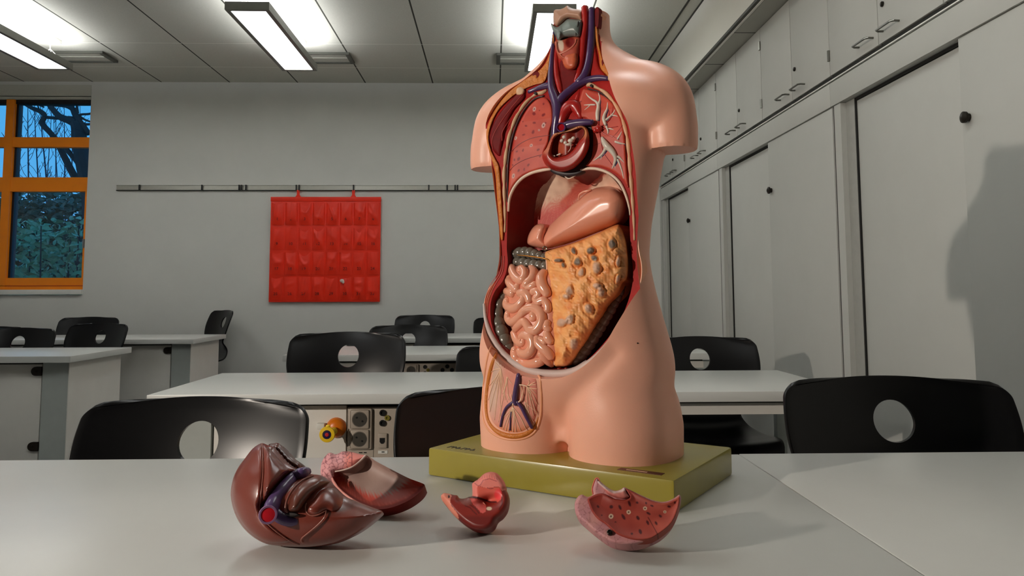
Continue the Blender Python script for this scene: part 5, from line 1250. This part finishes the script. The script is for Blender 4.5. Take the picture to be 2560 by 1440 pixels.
for pth in ([(925, 800, 6), (915, 850, 7), (935, 910, 8), (985, 940, 8), (1060, 930, 7), (1150, 882, 5)], [(1150, 882, 4), (1130, 960, 7), (1050, 1050, 8), (940, 1140, 8), (880, 1190, 8), (870, 1225, 8), (890, 1250, 6)], [(430, 130, 5), (438, 300, 7), (440, 450, 8), (424, 640, 8), (402, 800, 8), (396, 870, 9), (420, 950, 8), (470, 1015, 7), (600, 1130, 7), (760, 1235, 6), (850, 1270, 5)]): ptube('', q5(pth), LO, .002, None, None, 8, b=b, lift=.3)
b.put('ligament', mat('ligament brown', S(156, 96, 84), .3, coat=.2), t, sharp=70)

# ---- lower lung slice with the diaphragm
FA = q5([(1250, 440), (1340, 425), (1440, 390), (1530, 325), (1595, 262), (1720, 335), (1900, 430), (2080, 520), (2238, 580), (2250, 610), (2190, 690), (2060, 780), (1900, 845), (1760, 868), (1640, 850), (1500, 790), (1380, 710), (1290, 630), (1225, 545)])
fh = lambda P, D: -.020*(1-(1-np.clip(D/46, 0, 1))**2)**.5
fb = lambda P, D: .014+.020*(1-(1-np.clip(D/46, 0, 1))**2)**.5
fs = grounded(FA, (930, 1272), (-.22, -.66, .72), fh, fb)
t = root('diaphragm_slice', 'lung base piece with fan shaped diaphragm leaning against the liver model', 'organ model', tuple(onz(960, 1268, TZ)))
def fcol(P, D):
    x, y = P[:, 0], P[:, 1]; a = np.arctan2(y-1130, x-880); st = np.sin(a*110)+.6*np.sin(a*63+1)
    c = np.tile(np.array(S(172, 146, 136)), (len(P), 1)); c = mixc(c, S(134, 106, 98), np.clip(.45+.4*noise2(P, .13, 3), 0, 1))
    low = np.array(q5([(1225, 545), (1290, 630), (1380, 710), (1500, 790), (1640, 850), (1760, 868), (1900, 845), (2060, 780), (2190, 690), (2250, 600)])); d = bdist(P, low, False); e = bdist(P, np.array(q5([(1250, 440), (1225, 545)])), False)
    c = mixc(c, S(176, 62, 46), ss(38, 20, d-6*np.clip((x-900)/120, 0, 1)*2+4*st)); c = mixc(c, S(206, 100, 80), .5*ss(24, 12, d+3*st)*np.clip(st, 0, 1)); c = mixc(c, S(120, 26, 20), ss(10, 4, d)); c = mixc(c, S(150, 44, 34), ss(10, 3, e)); return c
relief('diaphragm_fan', FA, fs, 0, fh, M_paint, t, step=2.4, colf=fcol, back=fb, sharp=60)
LG = q5([(1085, 440), (1100, 340), (1150, 260), (1195, 232), (1250, 250), (1290, 240), (1340, 218), (1440, 226), (1530, 250), (1592, 268), (1560, 330), (1480, 400), (1400, 430), (1270, 460), (1240, 520), (1160, 520), (1100, 500)])
def lcol(P, D):
    c = np.tile(np.array(S(212, 148, 150)), (len(P), 1)); c = mixc(c, S(234, 140, 130), ss(852, 872, P[:, 0])); g = cells(P, 60, 5, (795, 1120), (880, 1210)); c = mixc(c, S(140, 76, 84), ss(1.6, .5, g)*ss(886, 874, P[:, 0])); c = mixc(c, S(150, 60, 60), ss(1.4, .6, np.abs(P[:, 0]-879.5-.02*(P[:, 1]-1140)))); return c
relief('lung_base', LG, SurfP(fs.p-fs.nrm*.012, fs.nrm), 0, dome(26, .02), M_paint, t, step=2.2, colf=lcol, back=lambda P, D: .03*(1-(1-np.clip(D/22, 0, 1))**2)**.5, sharp=60)
b = B()
ptube('', q5([(1250, 445, 8), (1340, 428, 9), (1440, 393, 10), (1530, 328, 12), (1595, 264, 12)]), fs, .0, None, None, 8, b=b)
b.put('fan_rim', mat('pale rim', S(222, 200, 190), .4), t, sharp=70)
ptube('fan_lower_lip', q5([(1215, 520, 10), (1240, 570, 14), (1290, 640, 14), (1390, 725, 13), (1500, 790, 10), (1610, 835, 5)]), fs, .002, mat('pink lip', S(216, 140, 128), .4), t, 8)

# ---- front half of the heart
h5 = lambda L: [(1090+p[0]/8.47, 1170+p[1]/8.47, *[k/8.47 for k in p[2:]]) for p in L]
HE = h5([(105, 600), (130, 550), (180, 528), (290, 548), (380, 570), (450, 580), (500, 640), (600, 645), (700, 610), (765, 590), (768, 450), (772, 325), (900, 232), (1000, 135), (1080, 95), (1170, 80), (1290, 112), (1400, 225), (1460, 320), (1482, 400), (1475, 450), (1535, 560), (1542, 690), (1500, 860), (1400, 1000), (1300, 1080), (1240, 1200), (1150, 1280), (1000, 1325), (800, 1300), (620, 1205), (480, 1095), (340, 960), (210, 800), (125, 680)])
heh = lambda P, D: .016*(1-(1-np.clip(D/16, 0, 1))**2)**.5 - .014*np.exp(-(ell(P, 1222, 1252, 30, 15, -12))**2*1.3)
heb = lambda P, D: .034*(1-(1-np.clip(D/46, 0, 1))**2)**.5
hes = grounded(HE, (1205, 1326), (-.25, -.72, .65), heh, heb)
t = root('heart_half', 'small opened red heart half standing on the bench in front of the olive base', 'organ model', tuple(onz(1205, 1315, TZ)))
def inp(P, L): return inside(P, crv(h5(L), 5, closed=True))
def hecol(P, D):
    c = np.tile(np.array(S(132, 32, 20)), (len(P), 1)); c = mixc(c, S(108, 20, 12), ss(1284, 1296, P[:, 1]))
    up = inp(P, [(765, 600), (765, 320), (900, 225), (1000, 125), (1170, 70), (1300, 105), (1420, 240), (1480, 360), (1490, 440), (1400, 480), (1330, 400), (1060, 420), (890, 390), (880, 600)]); c[up] = S(228, 128, 116)
    inn = inp(P, [(880, 395), (1060, 420), (1330, 410), (1390, 520), (1380, 640), (1310, 720), (1200, 720), (1060, 690), (950, 640), (880, 600)]); c[inn] = S(214, 92, 76)
    hot = ss(1.2, .6, ell(P, 1090+1320/8.47, 1170+560/8.47, 11, 15, 0)); c = mixc(c, S(236, 62, 66), hot*inn)
    lip = inp(P, [(95, 600), (180, 520), (290, 545), (330, 600), (300, 680), (330, 800), (450, 960), (470, 1090), (340, 970), (210, 810), (120, 690)]); c[lip] = S(222, 134, 112)
    mid = inp(P, [(720, 650), (850, 660), (1000, 710), (1060, 820), (1040, 930), (960, 950), (880, 860), (780, 760)]); c[mid] = S(206, 84, 78)
    gr = inp(P, [(500, 660), (700, 640), (760, 760), (660, 800), (560, 760)]); c[gr] = S(124, 62, 54)
    for L, w, k in (([(820, 320), (890, 380), (940, 360), (1000, 260), (1130, 225), (1280, 280)], 1.1, (176, 80, 78)), ([(1090, 420), (1150, 440), (1210, 430)], 1., (150, 60, 60)), ([(680, 620), (760, 610), (900, 630), (1040, 680), (1150, 720), (1270, 720)], 2.2, (58, 12, 20)), ([(620, 800), (720, 840), (800, 930), (860, 980)], 1.4, (92, 14, 12)), ([(720, 780), (840, 860), (910, 960)], 1.3, (92, 14, 12)), ([(1395, 620), (1400, 760), (1340, 880)], 1.6, (88, 14, 10))):
        d = bdist(P, np.array(h5(L)), False); c = mixc(c, S(*k), ss(w*1.4, w*.5, d))
    for i in range(9):
        d = bdist(P, np.array(h5([(860+i*55, 330-130*math.sin(PI*(i+1)/11)), (890+i*48, 280-130*math.sin(PI*(i+1)/11))])), False); c = mixc(c, S(184, 84, 84), ss(1.1, .4, d)*.8)
    c = mixc(c, S(206, 186, 160), ss(1.15, .85, ell(P, 1090+1125/8.47, 1170+858/8.47, 6.8, 4.6))); c = mixc(c, S(60, 30, 24), ss(1.2, .9, ell(P, 1090+275/8.47, 1170+605/8.47, 2.6, 3.8)))
    return c
relief('heart_shell', HE, hes, 0, heh, M_gloss, t, step=1.7, colf=hecol, back=heb, sharp=60)
b = B()
for pth in ([(770, 330, 12), (860, 385, 14), (960, 400, 14), (1080, 430, 15), (1200, 440, 14), (1320, 400, 12), (1400, 380, 10)],): ptube('', h5(pth), hes, .004, None, None, 8, b=b)
b.put('aorta_collar', mat('pink collar', S(226, 140, 126), .35), t, sharp=70)
b = B()
for pth in ([(1330, 640, 8), (1330, 760, 12), (1290, 870, 10)], [(760, 880, 8), (840, 940, 10), (880, 980, 9)], [(860, 900, 8), (930, 960, 10), (950, 980, 8)], [(1000, 730, 10), (1050, 790, 12), (1070, 860, 9)]): ptube('', h5(pth), hes, .006, None, None, 8, b=b)
b.put('chordae', mat('chordae pink', S(214, 130, 112), .35), t, sharp=70)

# ---- upper lung slice
l5 = lambda L: [(1420+p[0]/7.58, 1180+p[1]/7.58, *[k/7.58 for k in p[2:]]) for p in L]
LS = l5([(125, 620), (170, 490), (260, 428), (370, 470), (460, 435), (450, 320), (480, 200), (520, 112), (580, 108), (610, 170), (750, 290), (880, 352), (1000, 330), (1065, 290), (1160, 330), (1400, 445), (1650, 545), (1850, 560), (2020, 490), (2108, 430), (2145, 500), (2115, 640), (2050, 850), (1950, 1020), (1820, 1150), (1680, 1240), (1400, 1350), (1100, 1385), (800, 1335), (550, 1180), (300, 975), (160, 830)])
lsh = lambda P, D: .010*(1-(1-np.clip(D/10, 0, 1))**2)**.5
lsb = lambda P, D: .045*(1-(1-np.clip(D/55, 0, 1))**2)**.5
lss_ = grounded(LS, (1580, 1362), (-.18, -.70, .68), lsh, lsb)
t = root('lung_slice', 'salmon speckled lung slice with mauve rind before the right corner of the base', 'organ model', tuple(onz(1580, 1350, TZ)))
def lscol(P, D):
    c = np.tile(np.array(S(184, 128, 132)), (len(P), 1)); g = cells(P, 150, 8, (1430, 1230), (1700, 1366)); c = mixc(c, S(126, 70, 76), ss(1.2, .4, g)*.7); c = mixc(c, S(206, 150, 140), np.clip(.2+.5*noise2(P, .15, 3), 0, .6)); return c
relief('lung_rind', LS, lss_, 0, lsh, M_paint, t, step=2.2, colf=lscol, back=lsb, sharp=60)
LF = l5([(375, 505), (500, 432), (640, 402), (740, 440), (860, 500), (1060, 522), (1168, 482), (1130, 400), (1085, 315), (1200, 350), (1400, 460), (1650, 560), (1850, 580), (2020, 515), (2112, 460), (2120, 560), (2090, 700), (2010, 900), (1900, 1040), (1700, 1190), (1540, 1270), (1320, 1285), (1100, 1240), (900, 1150), (720, 990), (560, 880), (450, 740), (392, 600)])
def lfcol(P, D):
    x, y = P[:, 0], P[:, 1]; c = np.tile(np.array(S(152, 58, 46)), (len(P), 1)); c = mixc(c, S(172, 78, 62), ss(1540, 1680, x)); c = mixc(c, S(132, 40, 32), np.clip(.35+.45*noise2(P, .1, 5), 0, 1)*.7)
    c = mixc(c, S(70, 14, 14), ss(1.5, .5, bdist(P, np.array(l5([(1520, 860), (1600, 1000), (1700, 1190)])), False)))
    for (a, e, p_, q_, ro) in ((570, 655, 20, 30, -40), (820, 660, 34, 34, 0), (985, 670, 24, 50, -25), (1165, 600, 24, 56, -20), (1310, 580, 26, 20, 20), (1590, 640, 34, 16, 20), (1525, 785, 44, 20, 30), (1050, 850, 26, 62, -30), (1325, 870, 28, 44, -30), (1510, 960, 22, 48, -25), (1670, 970, 20, 40, -30), (1750, 835, 34, 22, 40), (1915, 655, 34, 22, 15), (1370, 1130, 28, 50, -20), (1210, 1170, 24, 20, 0), (1480, 590, 16, 24, -20), (2025, 580, 20, 24, 20), (640, 820, 14, 14, 0), (900, 950, 20, 12, 0)):
        X, Y = l5([(a, e)])[0]; c = mixc(c, S(66, 10, 16), ss(1.25, .75, ell(P, X, Y, p_/7.58, q_/7.58, ro)))
    for (a, e, p_) in ((815, 840, 42), (1150, 760, 38), (1460, 690, 34), (1835, 755, 26)):
        X, Y = l5([(a, e)])[0]; ee = ell(P, X, Y, p_/7.58, p_/7.58); c = mixc(c, S(204, 176, 150), ss(1.2, .9, ee)); c = mixc(c, S(96, 60, 50), ss(.6, .4, ee))
    return c
relief('lung_cut_face', LF, lss_, .0115, lambda P, D: .007*(1-(1-np.clip(D/5, 0, 1))**2)**.5-.008*(1-(1-np.clip(D/40, 0, 1))**2)**.5, M_paint, t, step=1.8, colf=lfcol, skirt=.012)
relief('bronchus_notch', l5([(560, 190), (600, 180), (750, 300), (880, 362), (1000, 340), (1070, 305), (1120, 400), (1165, 470), (1060, 510), (900, 480), (760, 420), (680, 320)]), lss_, .011, dome(12, .008), M_paint, t, step=1.8, colf=lambda P, D: mixc(mixc(np.tile(np.array(S(206, 120, 110)), (len(P), 1)), S(226, 202, 196), ss(8, 3, bdist(P, np.array(l5([(560, 190), (750, 300), (880, 362), (1000, 340), (1070, 305)])), False))), S(120, 50, 48), .25+.25*noise2(P, .3, 6)), skirt=.01)
b = B(); ptube('', l5([(470, 420, 10), (458, 320, 12), (488, 210, 14), (530, 125, 16), (580, 130, 14), (600, 190, 10)]), lss_, .006, None, None, 8, b=b); b.put('notch_horn', mat('coral horn', S(212, 104, 82), .4), t, sharp=70)
p = lss_.hit(np.array([l5([(790, 1145)])[0]]), .0125)[0]; k_ = pxscale(p); q = B(); q.lathe([(7*k_, -.002), (7*k_, .001), (5*k_, .0015), (4*k_, 0), (0, 0)], 16, frame_of(tuple(lss_.nrm), tuple(p))); q.put('magnet_stud', mat('dark stud', S(44, 40, 34), .25, .8), t)
# ------------------------------------------------------------------ the low warm lamp left of the viewer that throws the sharp shadows
ld = bpy.data.lights.new('key_lamp', 'SPOT'); ld.spot_size = math.radians(76); ld.spot_blend = .7; ld.energy = KEY; ld.color = (1, .89, .77); ld.shadow_soft_size = .04
lo = bpy.data.objects.new('key_lamp', ld); COL.objects.link(lo); lo.location = KEYPOS; lo.rotation_euler = (Vector((.2, 1.35, 1.1))-Vector(KEYPOS)).to_track_quat('-Z', 'Y').to_euler()
vs = scene.view_settings; vs.view_transform = 'Standard'; vs.look = 'None'; vs.exposure = EXPO; vs.gamma = 1.0; vs.use_curve_mapping = False
